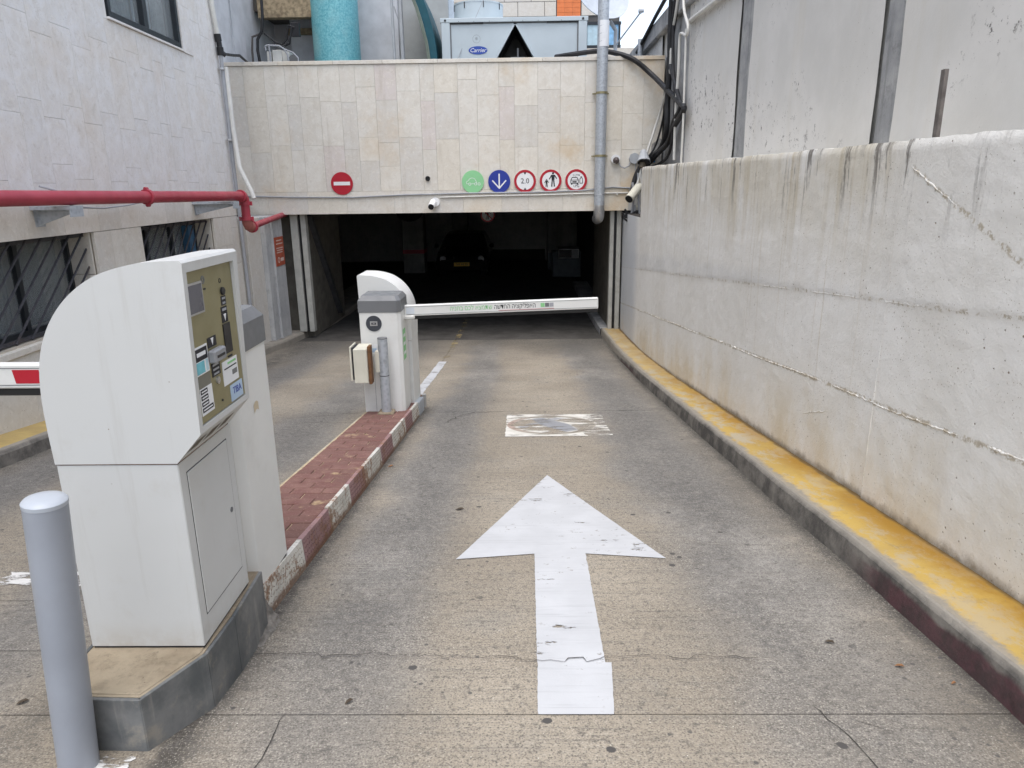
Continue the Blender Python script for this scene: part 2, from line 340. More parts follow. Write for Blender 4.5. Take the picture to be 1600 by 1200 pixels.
def mat_rect():
    n = NT('worn pedestrian marking')
    X, Y = n.sub(n.x, .27), n.sub(n.y, 6.55)
    d = n.math('SQRT', n.add(n.math('POWER', n.mul(X, 1.18), 2), n.math('POWER', n.mul(Y, 1.18), 2)))
    c = n.mix(n.rng(n.noise(6, 5), .35, .65), (.60, .58, .52), (.72, .70, .65))
    ring = n.rng(n.math('ABSOLUTE', n.sub(d, .47)), .03, .045, 1, 0)
    c = n.mix(ring, c, n.mix(n.rng(n.x, -.2, .1), (.40, .30, .25), (.34, .31, .26)))
    fig = n.math('MAXIMUM', n.rng(n.add(n.math('ABSOLUTE', n.add(n.sub(X, .03), n.mul(Y, .5))), n.mul(n.math('ABSOLUTE', Y), .25)), .13, .17, 1, 0), n.rng(n.math('ABSOLUTE', n.add(n.add(X, .2), n.mul(Y, -.9))), .05, .08, .8, 0))
    c = n.mix(n.mul(n.mul(fig, n.rng(d, .42, .38)), .9), c, (.24, .25, .27))
    w = n.add(n.mul(n.noise(9, 8, .72, v=n.vec(.28, 1.3, 1)), .75), n.mul(n.noise(1.4, 2), .25))
    inner = n.rng(d, .52, .46, 0, .075)
    w = n.add(n.add(w, inner), n.rng(n.x, .35, .8, 0, .07))
    solid = n.mul(n.math('MAXIMUM', ring, fig), .1)
    return n.out(c, .8, alpha=n.rng(n.sub(w, n.mul(solid, .8)), .51, .59, .92, 0))
def mat_paver():
    n = NT('red paver')
    c = n.mix(n.rnd, (.15, .082, .068), (.225, .125, .103))
    c = n.mix(n.rng(n.noise(11, 6, .7), .35, .7), c, (.16, .075, .065)); c = n.mix(n.rng(n.noise(90, 3), .58, .7, 0, .5), c, (.42, .26, .22))
    c = n.mix(n.mul(n.rng(n.noise(3, 5, .7), .58, .70), .8), c, (.46, .35, .2))
    n.bump(n.noise(110, 4), .5, .004); return n.out(c, .88)
def mat_kpaint(name, col):
    n = NT(name)
    c = n.mix(n.rng(n.noise(5, 6), .35, .65), tuple(k*.82 for k in col), col)
    r = n.rng(n.add(n.mul(n.noise(13, 9, .8), .7), n.mul(n.noise(3, 2), .3)), .505, .56)
    hh = n.sub(n.z, n.sub(.25, n.mul(n.y, .128))); r = n.math('MAXIMUM', r, n.mul(n.rng(hh, .15, .175), n.rng(n.noise(26, 6, .75), .42, .52)))
    c = n.mix(n.mul(n.rng(n.noise(45, 5, .8), .5, .62), .45), c, tuple(k*.45 for k in col))
    c = n.mix(n.mul(r, .9), c, n.mix(n.noise(30, 4), (.13, .055, .025), (.30, .16, .08)))
    h = n.sub(n.z, n.sub(.25, n.mul(n.y, .128)))
    c = n.mix(n.mul(n.rng(n.add(h, n.mul(n.noise(16, 6, .7), .05)), .055, .03), .85), c, (.17, .09, .05))
    n.bump(n.noise(60, 5, .7), .25, .003); return n.out(c, .62)
def mat_slate():
    n = NT('grey slate')
    c = n.mix(n.rng(n.noise(3.5, 7, .65), .35, .66), (.085, .092, .094), (.195, .196, .19))
    c = n.mix(n.rng(n.noise(8, 6, .7), .56, .72, 0, .6), c, (.30, .27, .22))
    c = n.mix(n.mul(n.rng(n.noise(1, 5, .65, v=n.vec(14, 14, 1.2)), .55, .72), .5), c, (.33, .31, .28))
    n.bump(n.noise(20, 6), .2, .006); return n.out(c, .6)
def mat_glass(name, col, rough=.06):
    n = NT(name); n.b.inputs['Specular IOR Level'].default_value = .6; return n.out(col, rough)
def mat_galv():
    n = NT('galvanised steel')
    c = n.mix(n.rng(n.voro(26), .1, .6), (.36, .39, .42), (.46, .49, .52)); c = n.mix(n.rng(n.noise(6, 6, .7), .58, .72, 0, .5), c, (.22, .21, .2))
    return n.out(c, n.rng(n.noise(12, 3), .3, .7, .42, .6), .35)
def mat_mosaic():
    n = NT('turquoise mosaic')
    c = n.mix(n.rng(n.voro(34, rand=.25), .0, .6), (.12, .40, .45), (.22, .52, .56))
    c = n.mix(n.rng(n.noise(28, 4, .7), .35, .65), c, (.10, .34, .40)); c = n.mix(n.rng(n.noise(2, 5), .5, .75, 0, .45), c, (.36, .56, .55))
    return n.out(c, .45)
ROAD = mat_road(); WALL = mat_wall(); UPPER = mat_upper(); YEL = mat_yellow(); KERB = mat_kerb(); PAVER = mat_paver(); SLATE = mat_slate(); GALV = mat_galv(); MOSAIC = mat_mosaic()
CONC = mat_conc('bare concrete', (.27, .275, .28), (.40, .40, .395)); CONC2 = mat_conc('pale old concrete', (.42, .415, .40), (.56, .55, .52), .4)
PLINTHTOP = mat_conc('dirty cement', (.20, .16, .11), (.34, .285, .205), .4); DARKBED = plain('joint dirt', (.045, .04, .035), .95)
STONE = mat_stone('cream limestone', [(0, (.70, .66, .58)), (.22, (.67, .645, .59)), (.42, (.73, .70, .635)), (.62, (.70, .675, .62)), (.80, (.64, .62, .58)), (.94, (.645, .59, .565))], .6)
FACADE = mat_stone('pale facade stone', [(0, (.74, .725, .715)), (.3, (.755, .74, .725)), (.6, (.725, .715, .705)), (.85, (.745, .72, .69))], .4, .6)
PLINST = mat_stone('rough beige stone', [(0, (.66, .63, .57)), (.4, (.62, .595, .55)), (.75, (.69, .655, .60))], .35, 1)
GROUT = plain('cement joints', (.48, .43, .35), .95, bscale=40)
WHITEP = mat_paint('white road paint', (.515, .522, .53), .60, .63); WORNW = mat_paint('worn white road paint', (.70, .69, .66), .47, .53, 12); WORNY = mat_paint('worn yellow road paint', (.33, .26, .13), .40, .52, 6); RECT = mat_rect()
KWHITE = mat_kpaint('chipped white kerb paint', (.66, .64, .58)); KRED = mat_kpaint('faded red kerb paint', (.335, .205, .20))
def mat_enamel():
    n = NT('white enamel'); c = n.mix(n.rng(n.noise(1.6, 4), .3, .7), (.525, .53, .515), (.555, .562, .55))
    c = n.mix(n.mul(n.rng(n.noise(3.1, 9, .75), .52, .72), .16), c, (.33, .28, .20))
    c = n.mix(n.mul(n.rng(n.noise(1, 5, .7, v=n.vec(16, 16, 1.1)), .56, .74), .16), c, (.30, .27, .22))
    sp = n.rng(n.add(n.voro(14), n.mul(n.noise(60, 2), .08)), .075, .095, 1, 0); c = n.mix(n.mul(sp, n.rng(n.noise(2.6, 2), .50, .58)), c, (.20, .15, .10))
    base = n.rng(n.z, .30, .17); c = n.mix(n.mul(n.mul(base, n.rng(n.y, 3.2, 3.0)), n.mul(n.rng(n.noise(7, 7, .7), .35, .7), .5)), c, (.36, .31, .24))
    n.bump(n.noise(3, 3), .04, .02); return n.out(c, n.rng(n.noise(5, 4), .3, .7, .34, .5))
ENAMEL = mat_enamel(); ENAMELB = plain('clean white enamel', (.69, .69, .66), .4, .03, 3, bump=.02, dirt=.12); CREAM = plain('aged cream enamel', (.62, .60, .50), .45, .06, 4, dirt=.12)
GREYCAP = plain('grey plastic cap', (.155, .16, .165), .45, .06); OLIVE = plain('olive gold panel', (.27, .245, .135), .38, .06, 5, metal=.35, bump=.02)
BLACK = plain('black plastic', (.018, .018, .02), .45, .1); RUBBER = plain('black rubber hose', (.02, .02, .022), .6, .2)
DARKMET = plain('dark painted bars', (.045, .045, .052), .55, .25, 20, dirt=.25, dirtcol=(.16, .1, .07)); BLKFR = plain('black window frame', (.02, .024, .028), .4)
RED = plain('red pipe paint', (.36, .045, .065), .42, .1, 3, dirt=.12, dirtcol=(.24, .05, .05)); REDS = plain('red sign', (.42, .015, .03), .4, .03); WHT = plain('white sign', (.80, .80, .80), .45, .03)
GREENS = plain('green sign', (.27, .60, .30), .45, .03); BLUES = plain('blue sign', (.02, .04, .29), .4, .04); INK = plain('black print', (.02, .02, .025), .6, .05)
BOLL = plain('grey bollard paint', (.285, .305, .34), .42, .06, 4, dirt=.08); RUST = plain('rusty steel', (.15, .075, .035), .85, .35, 14, bump=.3, bscale=50)
GREENT = plain('green print', (.25, .55, .25), .6, .05); STICKB = plain('pale blue sticker', (.40, .52, .66), .4, .04); TEALP = plain('teal print', (.15, .45, .52), .5, .15, 30); STICKW = plain('white sticker', (.74, .75, .76), .4, .04)
PVC = plain('white conduit', (.62, .61, .57), .5, .08); GREYPVC = plain('grey conduit', (.33, .34, .36), .5, .08)
ORANGE = plain('orange sign', (.38, .075, .035), .6, .12, 8); CHILL = plain('grey chiller panel', (.46, .52, .55), .5, .04, 2, dirt=.06)
DKGLASS = mat_glass('dark window glass', (.05, .06, .062)); CURT = plain('grey curtain', (.30, .31, .305), .9, .2, 12); CURTD = plain('dim blind', (.085, .095, .09), .8, .15, 5)
SILVER = plain('bare steel', (.5, .5, .5), .35, .1, metal=.8); ASPH = ROAD

# ------------------------------------------------------------------ ground, road
g = MB().grid(2, 2, lambda a, b: (-150+300*a, -290+270*b, .185)).build('ground', plain('far asphalt', (.22, .205, .18), .95)); struct(g)
bed = MB().grid(1, 200, lambda a, b: (-6+8.2*a, -22+52*b, rz(-22+52*b)-.03)).build('road', DARKBED); struct(bed)
INFLOOR = mat_conc('shaded garage floor', (.05, .047, .043), (.085, .08, .074), .2)  # indoor shade put into the floor colour, darker than the ramp
def slab(x0, x1, y0, y1):
    gp = .003; x0 += gp; x1 -= gp; y0 += gp; y1 -= gp
    ny = max(2, int((y1-y0)/.2)); nx = max(2, int((x1-x0)/.5))
    mb = MB().grid(nx, ny, lambda a, b: (x0+(x1-x0)*a, y0+(y1-y0)*b, rz(y0+(y1-y0)*b)))
    for Y in (y0, y1): mb.grid(nx, 1, lambda a, b: (x0+(x1-x0)*a, Y, rz(Y)-.028*b))
    for X in (x0, x1): mb.grid(ny, 1, lambda a, b: (X, y0+(y1-y0)*a, rz(y0+(y1-y0)*a)-.028*b))
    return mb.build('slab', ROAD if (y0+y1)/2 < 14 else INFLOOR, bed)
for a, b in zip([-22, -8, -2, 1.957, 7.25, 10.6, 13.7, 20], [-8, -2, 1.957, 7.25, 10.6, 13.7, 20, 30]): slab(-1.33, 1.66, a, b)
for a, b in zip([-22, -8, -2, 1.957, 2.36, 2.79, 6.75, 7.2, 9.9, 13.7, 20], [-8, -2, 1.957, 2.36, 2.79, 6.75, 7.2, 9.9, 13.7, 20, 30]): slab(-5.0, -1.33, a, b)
def crack(pts, w=.005, jag=.012, dz=.0035):
    P = []
    for (x0, y0), (x1, y1) in zip(pts, pts[1:]):
        n = max(2, int(math.hypot(x1-x0, y1-y0)/.035))
        P += [(x0+(x1-x0)*k/n, y0+(y1-y0)*k/n) for k in range(n)]
    P.append(pts[-1]); P = [(x+random.gauss(0, jag*.4), y+random.gauss(0, jag*.6)) for x, y in P]
    mb = MB(); L = []
    for k, (x, y) in enumerate(P):
        dx, dy = P[min(k+1, len(P)-1)][0]-P[max(0, k-1)][0], P[min(k+1, len(P)-1)][1]-P[max(0, k-1)][1]; l = math.hypot(dx, dy) or 1
        ww = w*random.uniform(.15, .5)*(.3 if k in (0, len(P)-1) else 1)
        L.append(((x-dy/l*ww, y+dx/l*ww), (x+dy/l*ww, y-dx/l*ww)))
    for (a, b), (c, d) in zip(L, L[1:]): mb.face([(p[0], p[1], rz(p[1])+dz) for p in (a, b, d, c)])
    return mb.build('crack', DARKBED, bed)
crack([(-1.05, 2.325), (-.4, 2.31), (.1, 2.28), (.45, 2.30), (.86, 2.285)], .005, .018, .0085)
crack([(.953, 1.996), (1.0, 1.86), (1.023, 1.70), (1.08, 1.45)], .004, .008); crack([(-.80, 1.955), (-.80, 1.71), (-.86, 1.4)], .004, .006)
crack([(1.05, 1.93), (1.16, 1.86)], .003, .006); crack([(-.75, 6.7), (-.70, 7.0), (-.53, 7.2), (-.2, 7.22)], .010, .03); crack([(-.95, 4.62), (-.4, 4.55), (-.1, 4.62)], .004, .02)
crack([(1.0, 7.24), (1.5, 7.3)], .006, .02); crack([(-2.5, 6.95), (-2.0, 7.1), (-1.6, 7.4)], .008, .02); crack([(-3.3, 5.2), (-2.7, 5.25)], .006, .02)
# markings
def ribbon(mb, y0, y1, lf, rf, dz=.004, n=40, jl=.0, nx=2):
    rows = []
    for k in range(n+1):
        y = y0+(y1-y0)*k/n; l, r = lf(y)+random.gauss(0, jl), rf(y)+random.gauss(0, jl)
        rows.append([(l+(r-l)*q/nx, y, rz(y)+dz) for q in range(nx+1)])
    for A, B in zip(rows, rows[1:]):
        for q in range(nx): mb.face([A[q], A[q+1], B[q+1], B[q]])
    return mb
lin = lambda x0, y0, x1, y1: (lambda y: x0+(x1-x0)*(y-y0)/(y1-y0))
arrow = MB()
ribbon(arrow, 1.953, 2.262, lin(.038, 1.953, .044, 2.26), lin(.289, 1.953, .318, 2.26), .0042, 16, .0008)
ribbon(arrow, 2.262, 3.30, lin(.042, 2.26, .05, 3.3), lin(.295, 2.26, .314, 3.3), .0042, 50, .0008)
ribbon(arrow, 3.30, 4.782, lin(-.325, 3.30, .167, 4.782), lin(.688, 3.30, .167, 4.782), .0042, 60, .0007, 4)
for xs in ((-.351, -.325, .05), (.715, .688, .314)):
    arrow.face([(xs[0], 3.232, rz(3.232)+.0042), (xs[1], 3.30, rz(3.3)+.0042), (xs[2], 3.30, rz(3.3)+.0042)])
tag(arrow.build('direction_arrow', WHITEP), 'big white arrow painted on the right lane pointing down the ramp', 'road marking')
mb = MB(); ribbon(mb, 6.05, 7.06, lambda y: -.17, lambda y: .80, .004, 20, .006, 8)
tag(mb.build('pedestrian_marking', RECT), 'worn white rectangle with a faded circle painted on the lane beyond the arrow', 'road marking')
mb = MB(); ribbon(mb, 7.66, 11.3, lambda y: -1.38, lambda y: -1.255, .004, 40, .004)
tag(mb.build('lane_line', mat_paint('scuffed white road paint', (.52, .53, .54), .54, .62, 8)), 'white line on the ramp running on from the end of the island', 'road marking')
mb = MB(); ribbon(mb, 11.7, 16.5, lambda y: -1.36, lambda y: -1.25, .004, 30, .004)
tag(mb.build('lane_line', WORNY), 'faded yellow line at the foot of the ramp under the portal', 'road marking')
mb = MB(); ribbon(mb, 2.93, 3.10, lambda y: -2.52, lambda y: -2.1, .004, 10, .01)
tag(mb.build('worn_marking', WORNW), 'scuffed white paint patch on the left lane beside the ticket machine', 'road marking')
mb = MB(); ribbon(mb, 1.66, 1.752, lambda y: -1.285, lambda y: -1.185, .004, 8, .004)
tag(mb.build('paint_remnant', WORNW), 'small white paint remnant at the foot of the slate plinth by the bollard', 'road marking')
# fallen leaves
LEAF = plain('dry leaf', (.06, .045, .03), .8, .3, 40); LEAF2 = plain('brown leaf', (.22, .11, .05), .8, .3, 40)
def leaf(x, y, l, a, label, m):
    l *= .68; mb = MB(); w = l*.24; pts = [(-l/2, 0, 0), (-l*.15, w, .006), (l*.25, w*.8, .009), (l/2, 0, .003), (l*.2, -w*.7, .008), (-l*.2, -w*.9, .005)]
    mb.face(pts[:4]); mb.face([pts[0], pts[3], pts[4], pts[5]]); mb.xf(Matrix.Translation((x, y, rz(y)+.004)) @ rot(a, 'Z') @ rot(-.11, 'X'))
    tag(mb.build('fallen_leaf', m, loc=(x, y, rz(y))), label, 'leaf', 'leaves and scraps on the ramp')
leaf(-.40, 4.02, .085, .1, 'small dark leaf on the lane left of the arrow tip', LEAF); leaf(1.36, 2.23, .05, -.3, 'brown leaf lying near the right kerb at the front', LEAF2)
leaf(1.18, 2.40, .055, -.4, 'dark leaf on the lane to the right of the arrow stem', LEAF); leaf(-1.72, 2.02, .06, .5, 'dark leaf on the concrete left of the bollard', LEAF)
leaf(-.6, 2.02, .05, .7, 'dark leaf on the lane close to the slate plinth', LEAF); leaf(1.49, 2.12, .03, .2, 'tiny pale scrap against the right kerb at the front', LEAF2)
leaf(-1.02, 5.05, .08, .6, 'tan leaf caught at the foot of the red and white kerb', LEAF2)

# ------------------------------------------------------------------ right pavement, kerb, walls
def kx(y): return fn(y, 0, 0, 1.1)*.012 + fn(y, 3, 0, 6)*.004
def strip_y(mb, y0, y1, dy, prof):
    n = int((y1-y0)/dy); P = []
    for k in range(n+1):
        y = y0+(y1-y0)*k/n; P.append(prof(y))
    for A, B in zip(P, P[1:]):
        for q in range(len(A)-1): mb.face([A[q], A[q+1], B[q+1], B[q]])
    return mb
kerb = strip_y(MB(), -4, 14.15, .08, lambda y: [(1.578+kx(y), y, rz(y)-.05), (1.586+kx(y)+fn(y, 5, 2, 9)*.006, y, rz(y)+.06), (1.592+kx(y)+fn(y, 7, 1, 8)*.006, y, rz(y)+.115), (1.606+kx(y), y, rz(y)+.137), (1.616+kx(y)*1.3, y, rz(y)+.1425)]).build('kerb', KERB, smooth=True); struct(kerb)
pav = strip_y(MB(), -4, 14.15, .12, lambda y: [(1.616+kx(y)*1.3, y, rz(y)+.1425), (1.70, y, rz(y)+.143), (1.78, y, rz(y)+.143+fn(y, 8, 0, 3)*.003), (1.99, y, rz(y)+.147)]).build('pavement', YEL, smooth=True); struct(pav)
ik = strip_y(MB(), 14.15, 22, .2, lambda y: [(1.56, y, rz(y)-.03), (1.57, y, rz(y)+.13), (1.60, y, rz(y)+.14), (2.0, y, rz(y)+.14)]).build('kerb', CONC); struct(ik)
def wtop(y): return 1.813+.0085*y+fn(y, 0, 0, 2.3)*.010+fn(y, 4, 0, 9)*.006
def bumpx(y, z):
    d = fn(0, y, z, 1.1)*.006 + fn(3, y, z, 5)*.003 + fn(5, y, z, 16)*.0026
    r2 = z-(1.38-.092*y); d += .006/(1+math.exp(-r2/.006))
    r3 = z-(1.56-.055*y-.03*math.sin(y*2.2)+fn(6, y, 0, 3)*.03); d += -.0025/(1+math.exp(-r3/.010))
    if z < .235-.114*y: d += .010
    return d
rw = thing('retaining_wall', 'low rough white painted wall with rusty streaks along the yellow pavement', 'wall', (1.95, 6, 0))
def wsec(y0, y1, dx, res):
    nu, nv = int((y1-y0)/res), int(3.4/res)
    def P(a, b):
        y = y0+(y1-y0)*a; zb = rz(y)-.02; zt = wtop(y); z = zb+(zt-zb)*b
        e = .012*max(0, 1-abs(zt-z)/.03)
        return (1.945-dx-bumpx(y, z)+e, y, z)
    mb = MB().grid(nu, nv, P, True)
    mb.grid(nu, 1, lambda a, b: (1.957-dx-bumpx(y0+(y1-y0)*a, wtop(y0+(y1-y0)*a)) if b == 0 else 2.62, y0+(y1-y0)*a, wtop(y0+(y1-y0)*a)))
    mb.grid(1, 1, lambda a, b: (1.945-dx+.68*a, y1, -1.6+b*(1.6+wtop(y1)-.01)))
    return mb.build('wall_section', WALL, rw, smooth=False)
for o in (wsec(-3, 3.775, .014, .032), wsec(3.78, 11.95, 0, .034)): o.data.shade_smooth()
def wend(a, b): y = 11.96+2.2*a; return (1.952-fn(2, y, b, 3)*.004, y, rz(y)-.02+(1.12-rz(y)+.02)*b)
MB().grid(50, 40, wend, True).box(1.96, 2.62, 11.96, 14.16, -1.5, 1.112).build('wall_section', WALL, rw)
box('grimy_ledge', 1.956, 2.62, 11.955, 13.88, 1.114, 1.126, DARKBED, rw)
uw = thing('boundary_wall', 'tall plastered wall with grey concrete columns rising behind the low white wall', 'wall', (2.7, 6, 1.5))
def ucol(y0, y1, pr, m=CONC):
    def P(a, b):
        y = y0+(y1-y0)*a; z = 1.6+2.85*b; return (2.62-pr+fn(1, y*3, z, 2)*.006+(.02 if a in (0, 1) else 0), y+fn(4, y, z, 3)*.006, z)
    MB().grid(8, 40, P, True).build('concrete_column', m, uw, smooth=True)
cols = [(1.9, 2.3), (5.36, 5.66), (8.84, 9.32), (12.05, 13.89)]
def uplane(y0, y1):
    MB().grid(max(2, int((y1-y0)/.15)), 24, lambda a, b: (2.62-fn(2, y0+(y1-y0)*a, 1.6+2.85*b, 1.2)*.012-fn(7, y0+(y1-y0)*a, 1.6+2.85*b, 4)*.004, y0+(y1-y0)*a, 1.6+2.85*b), True).build('plaster_panel', UPPER, uw, smooth=True)
for a, b in zip([-4]+[c[1] for c in cols[:-1]], [c[0] for c in cols]): uplane(a, b)
for c in cols: ucol(*c, -.008 if c[0] != 12.05 else .01)
uplane(14.3, 24)
box('wall_core', 2.66, 3.2, -4, 24, -1.6, 4.46, CONC2, uw)
box('coping', 2.53, 3.2, -4, 24, 4.27, 4.58, CONC, uw, bevel=.02)
RIDGE = plain('crumbled formwork line', (.64, .615, .555), .95, .16, 30, bump=.6, bscale=60, dirt=.45, dirtcol=(.33, .27, .19))
def ridge(name, zf, y0, y1, hgt, wid, gap=.0, seed=0):
    mb = MB(); prev = None; y = y0
    while y < y1:
        a = .35+1.3*max(0, fn(seed, y, 0, 9)+.25)+.5*max(0, fn(seed+3, y, 0, 40)); z = zf(y)+fn(seed+5, y, 0, 22)*.008+fn(seed+7, y, 0, 70)*.005
        tp = max(0, min(1, (fn(seed+9, y, 0, 2.2)-gap)*6, (y-y0)*12, (y1-y)*12))
        if tp <= 0: prev = None; y += .013; continue
        a *= tp*.62; w = wid*(.35+.9*a); X = 1.945-(.014 if y < 3.778 else 0)-bumpx(y, z)
        cur = [(X+.004, y, z-w), (X-hgt*a*.8, y, z-w*.25+fn(seed, y, 3, 90)*.003), (X-hgt*a, y, z+w*.2), (X+.004, y, z+w*.8)]
        if prev:
            for q in range(3): mb.face([prev[q], prev[q+1], cur[q+1], cur[q]])
        prev = cur; y += .013
    mb.build(name, WALL, rw)
ridge('formwork_ridge', lambda y: .87-.106*y+.006*math.sin(y*3), .5, 11.9, .008, .012, -.42, 0)
ridge('formwork_ridge', lambda y: 1.38-.092*y, .5, 9.5, .004, .009, -.12, 20)
ridge('plaster_scar', lambda y: 1.72-.42*(3.70-y), 2.55, 3.70, .006, .015, -.05, 40)
ridge('plaster_scar', lambda y: .22-.36*(y-4.4), 4.35, 4.75, .006, .014, -.4, 60)
ridge('formwork_ridge', lambda y: .235-.114*y, 1.5, 11.5, .006, .007, .05, 80)
bar = MB().box(2.18, 2.20, 3.972, 4.01, 1.80, 2.20).build('steel_bar', plain('brown steel', (.13, .115, .105), .8, .25, 20), loc=(2.19, 4.0, 1.83)); tag(bar, 'thin rusty steel bar standing upright on top of the low white wall', 'bar')
con = MB().tube([(2.575, y, 3.99+.045*(y-11.2)) for y in range(-3, 13)], .035, 10).build('conduit_pipe', PVC, smooth=True, loc=(2.575, 6, 4)); tag(con, 'pale pipe running high along the plastered upper right wall', 'pipe')

# ------------------------------------------------------------------ left building (local frame: x out of the wall, y along it from world Y=5.6)
office = thing('office_building', 'stone clad building along the left lane with a dark framed window above barred windows', 'building', (-4.47, 5.6, 0), math.atan(.04))
def lbox(name, x0, x1, y0, y1, z0, z1, m, p=None, bevel=0): return MB().box(x0, x1, y0, y1, z0, z1).build(name, m, p or office, bevel=bevel, local=True)
TH = .032; U0, U1 = -2.0, 6.42     # tiles from / facade end
WU = (3.06, 4.98, 3.52, 5.0)       # upper window u0,u1,z0,z1
def tile(u0, u1, z0, z1, m, x=0, name='cladding_tile', th=TH):
    g = .0009; j = random.uniform(-.0007, .0007)
    return lbox(name, x-th, x+j, u0+g, u1-g, z0+g+.0004, z1-g-.0004, m, bevel=.0005)
ub = [-2.0, -1.65, -1.3, -.95, -.6, -.24, .11, .47, .82, 1.17, 1.52, 1.87, 2.22, 2.57, 2.95, 3.32, 3.67, 4.03, 4.31, 4.67, 5.03, 5.39, 5.75, 6.1, 6.42]
for k, (a, b) in enumerate(zip(ub, ub[1:])):
    zs = [1.62, 2.34, 3.09, 3.84, 4.59, 5.3] if k % 2 == 0 else [1.62, 1.73+.02*(k % 3), 2.48, 3.23, 3.98, 4.73, 5.3]
    if k % 4 == 2: zs = [1.62, 1.91] + zs[1:]
    for z0, z1 in zip(zs, zs[1:]):
        if b > WU[0]-.02 and a < WU[1]+.12 and z1 > WU[2]-.03:      # cut round the window
            if z0 < WU[2]-.05: tile(a, b, z0, WU[2]-.03, FACADE)
            if a < WU[0]-.06: tile(a, WU[0]-.03, max(z0, WU[2]-.03), z1, FACADE)
            continue
        tile(a, b, z0, z1, FACADE)
for z0, z1 in ((3.22, 4.1), (4.1, 5.3)): tile(WU[1]+.06, 5.39, max(z0, WU[2]-.03), z1, FACADE, .014)
# cores: upper wall with a hole for the window, plinth with two holes
CORE = GROUT
W1 = (-.6, 2.02, .31, 1.235); W2 = (3.07, 5.36, .20, 1.225)      # lower windows
D = .30
def core(u0, u1, z0, z1, x=-TH): lbox('wall_core', x-D-.12, x-.002, u0, u1, z0, z1, CORE)
core(-6, 6.40, 1.24, WU[2]); core(-6, WU[0], WU[2], WU[3]); core(WU[1], 6.40, WU[2], WU[3]); core(-6, 6.40, WU[3], 9.5)
core(-6, W1[0], -1.7, 1.24); core(W1[1], W2[0], -1.7, 1.24); core(W2[1], 6.40, -1.7, 1.24); core(W1[0], W1[1], -1.7, W1[2]); core(W2[0], W2[1], -1.7, W2[2])
lbox('wall_core', -9, -.7, -6, 6.40, -1.7, 9.5, CORE)
# band of stones over the lower windows, reveals, piers, stones under the sills
lb = [-2, -1.2, -.4, .42, .95, 1.52, 1.98, 2.16, 2.62, 3.05, 3.8, 4.35, 4.6, 5.3, 5.85, 6.42]
for a, b in zip(lb, lb[1:]): tile(a, b, 1.235, 1.612, PLINST, .012)
def pier(u0, u1, rows):
    for z0, z1 in zip(rows, rows[1:]): tile(u0, u1, z0, z1, PLINST, .01)
pr = [-1.3, -.7, -.2, .3, .79, 1.232]
pier(W1[1], 2.36, pr); pier(2.36, W2[0], pr); pier(W2[1], 5.72, pr); pier(5.72, 6.08, pr); pier(6.08, 6.42, [-1.5, -.9, -.36, .47, 1.05, 1.232]); pier(-2, W1[0], pr)
for a, b in ((-.6, .05), (.05, .62), (.62, 1.3), (1.3, 2.02)):
    tile(a, b, -.9, .02, PLINST); tile(a, b, .02, .235, PLINST)
lbox('window_sill', -.30, .025, W1[0], W1[1], .24, .30, PLINST, bevel=.004); lbox('window_sill', -.30, .025, W2[0], W2[1], .13, .19, PLINST, bevel=.004)
for z0, z1 in zip(pr[3:], pr[4:]): 
    for u in (W1[1], W2[1]): MB().box(-.31, -TH, u-.025, u-.001, z0+.003, z1-.003).build('reveal_stone', PLINST, office, bevel=.003, local=True)
for a, b in ((3.07, 3.9), (3.9, 4.7), (4.7, 5.36)): tile(a, b, -1.3, .12, PLINST)
PANE = NT('clear pane'); PANE.b.inputs['Transmission Weight'].default_value = .85; PANE.b.inputs['IOR'].default_value = 1.3; PANE = PANE.out((.8, .85, .86), .03)
def lower_window(W, mull):
    u0, u1, z0, z1 = W; w = MB()
    f = MB().box(-.32, -.26, u0, u1, z1-.05, z1-.001).box(-.32, -.26, u0, u1, z0+.001, z0+.05)
    for u in [u0+.03]+mull+[u1-.03]: f.box(-.319, -.262, u-.032, u+.032, z0+.05, z1-.05)
    win = f.build('window', BLKFR, office, local=True)
    us = [u0+.03]+mull+[u1-.03]
    for a, b in zip(us, us[1:]): MB().box(-.31, -.304, a+.03, b-.03, z0+.05, z1-.05).build('pane', PANE, win, local=True)
    n = 26
    return win
w1 = lower_window(W1, [.35, 1.12]); w2 = lower_window(W2, [3.75, 4.5])
for win, spans in ((w1, ((.42, 1.05), (1.20, 1.9), (-.5, .2))), (w2, ((3.85, 4.42), (4.6, 5.2)))):
    W = W1 if win is w1 else W2
    for a, b in spans: MB().grid(40, 1, lambda s, t: (-.36+.008*math.sin(s*60), a+(b-a)*s, W[2]+.06+(W[3]-W[2]-.12)*t)).build('curtain', CURTD, win, local=True)
bc = MB().box(-.295, -.2, 4.92, 5.12, .6, 1.15).build('blue_crate', plain('blue plastic', (.04, .12, .22), .5), w2, local=True)
def grate(W, n, lean, name, label):
    u0, u1, z0, z1 = W; zt, zb = z1-.012, z0+.012; x = -.10
    p = MB().box(x-.012, x+.012, u0+.002, u1-.002, zb, zb+.035).box(x-.012, x+.012, u0+.002, u1-.002, zt-.035, zt).build('window_grate', DARKMET, office, local=True)
    st = (u1-u0+lean)/n
    for k in range(n+1):
        ub_ = u0-lean+k*st; ut = ub_+lean; a, b = zb, zt
        if ub_ < u0+.01: a = zb+(u0+.01-ub_)/lean*(zt-zb); ub_ = u0+.01
        if ut > u1-.01: b = zb+(u1-.01-(ut-lean))/lean*(zt-zb); ut = u1-.01
        if b-a < .05: continue
        MB().tube([(x+.016, ub_, a), (x+.016, ut, b)], .012, 6).build('bar', DARKMET, p, local=True)
grate(W1, 16, 1.12, '', ''); grate(W2, 15, 1.15, '', '')
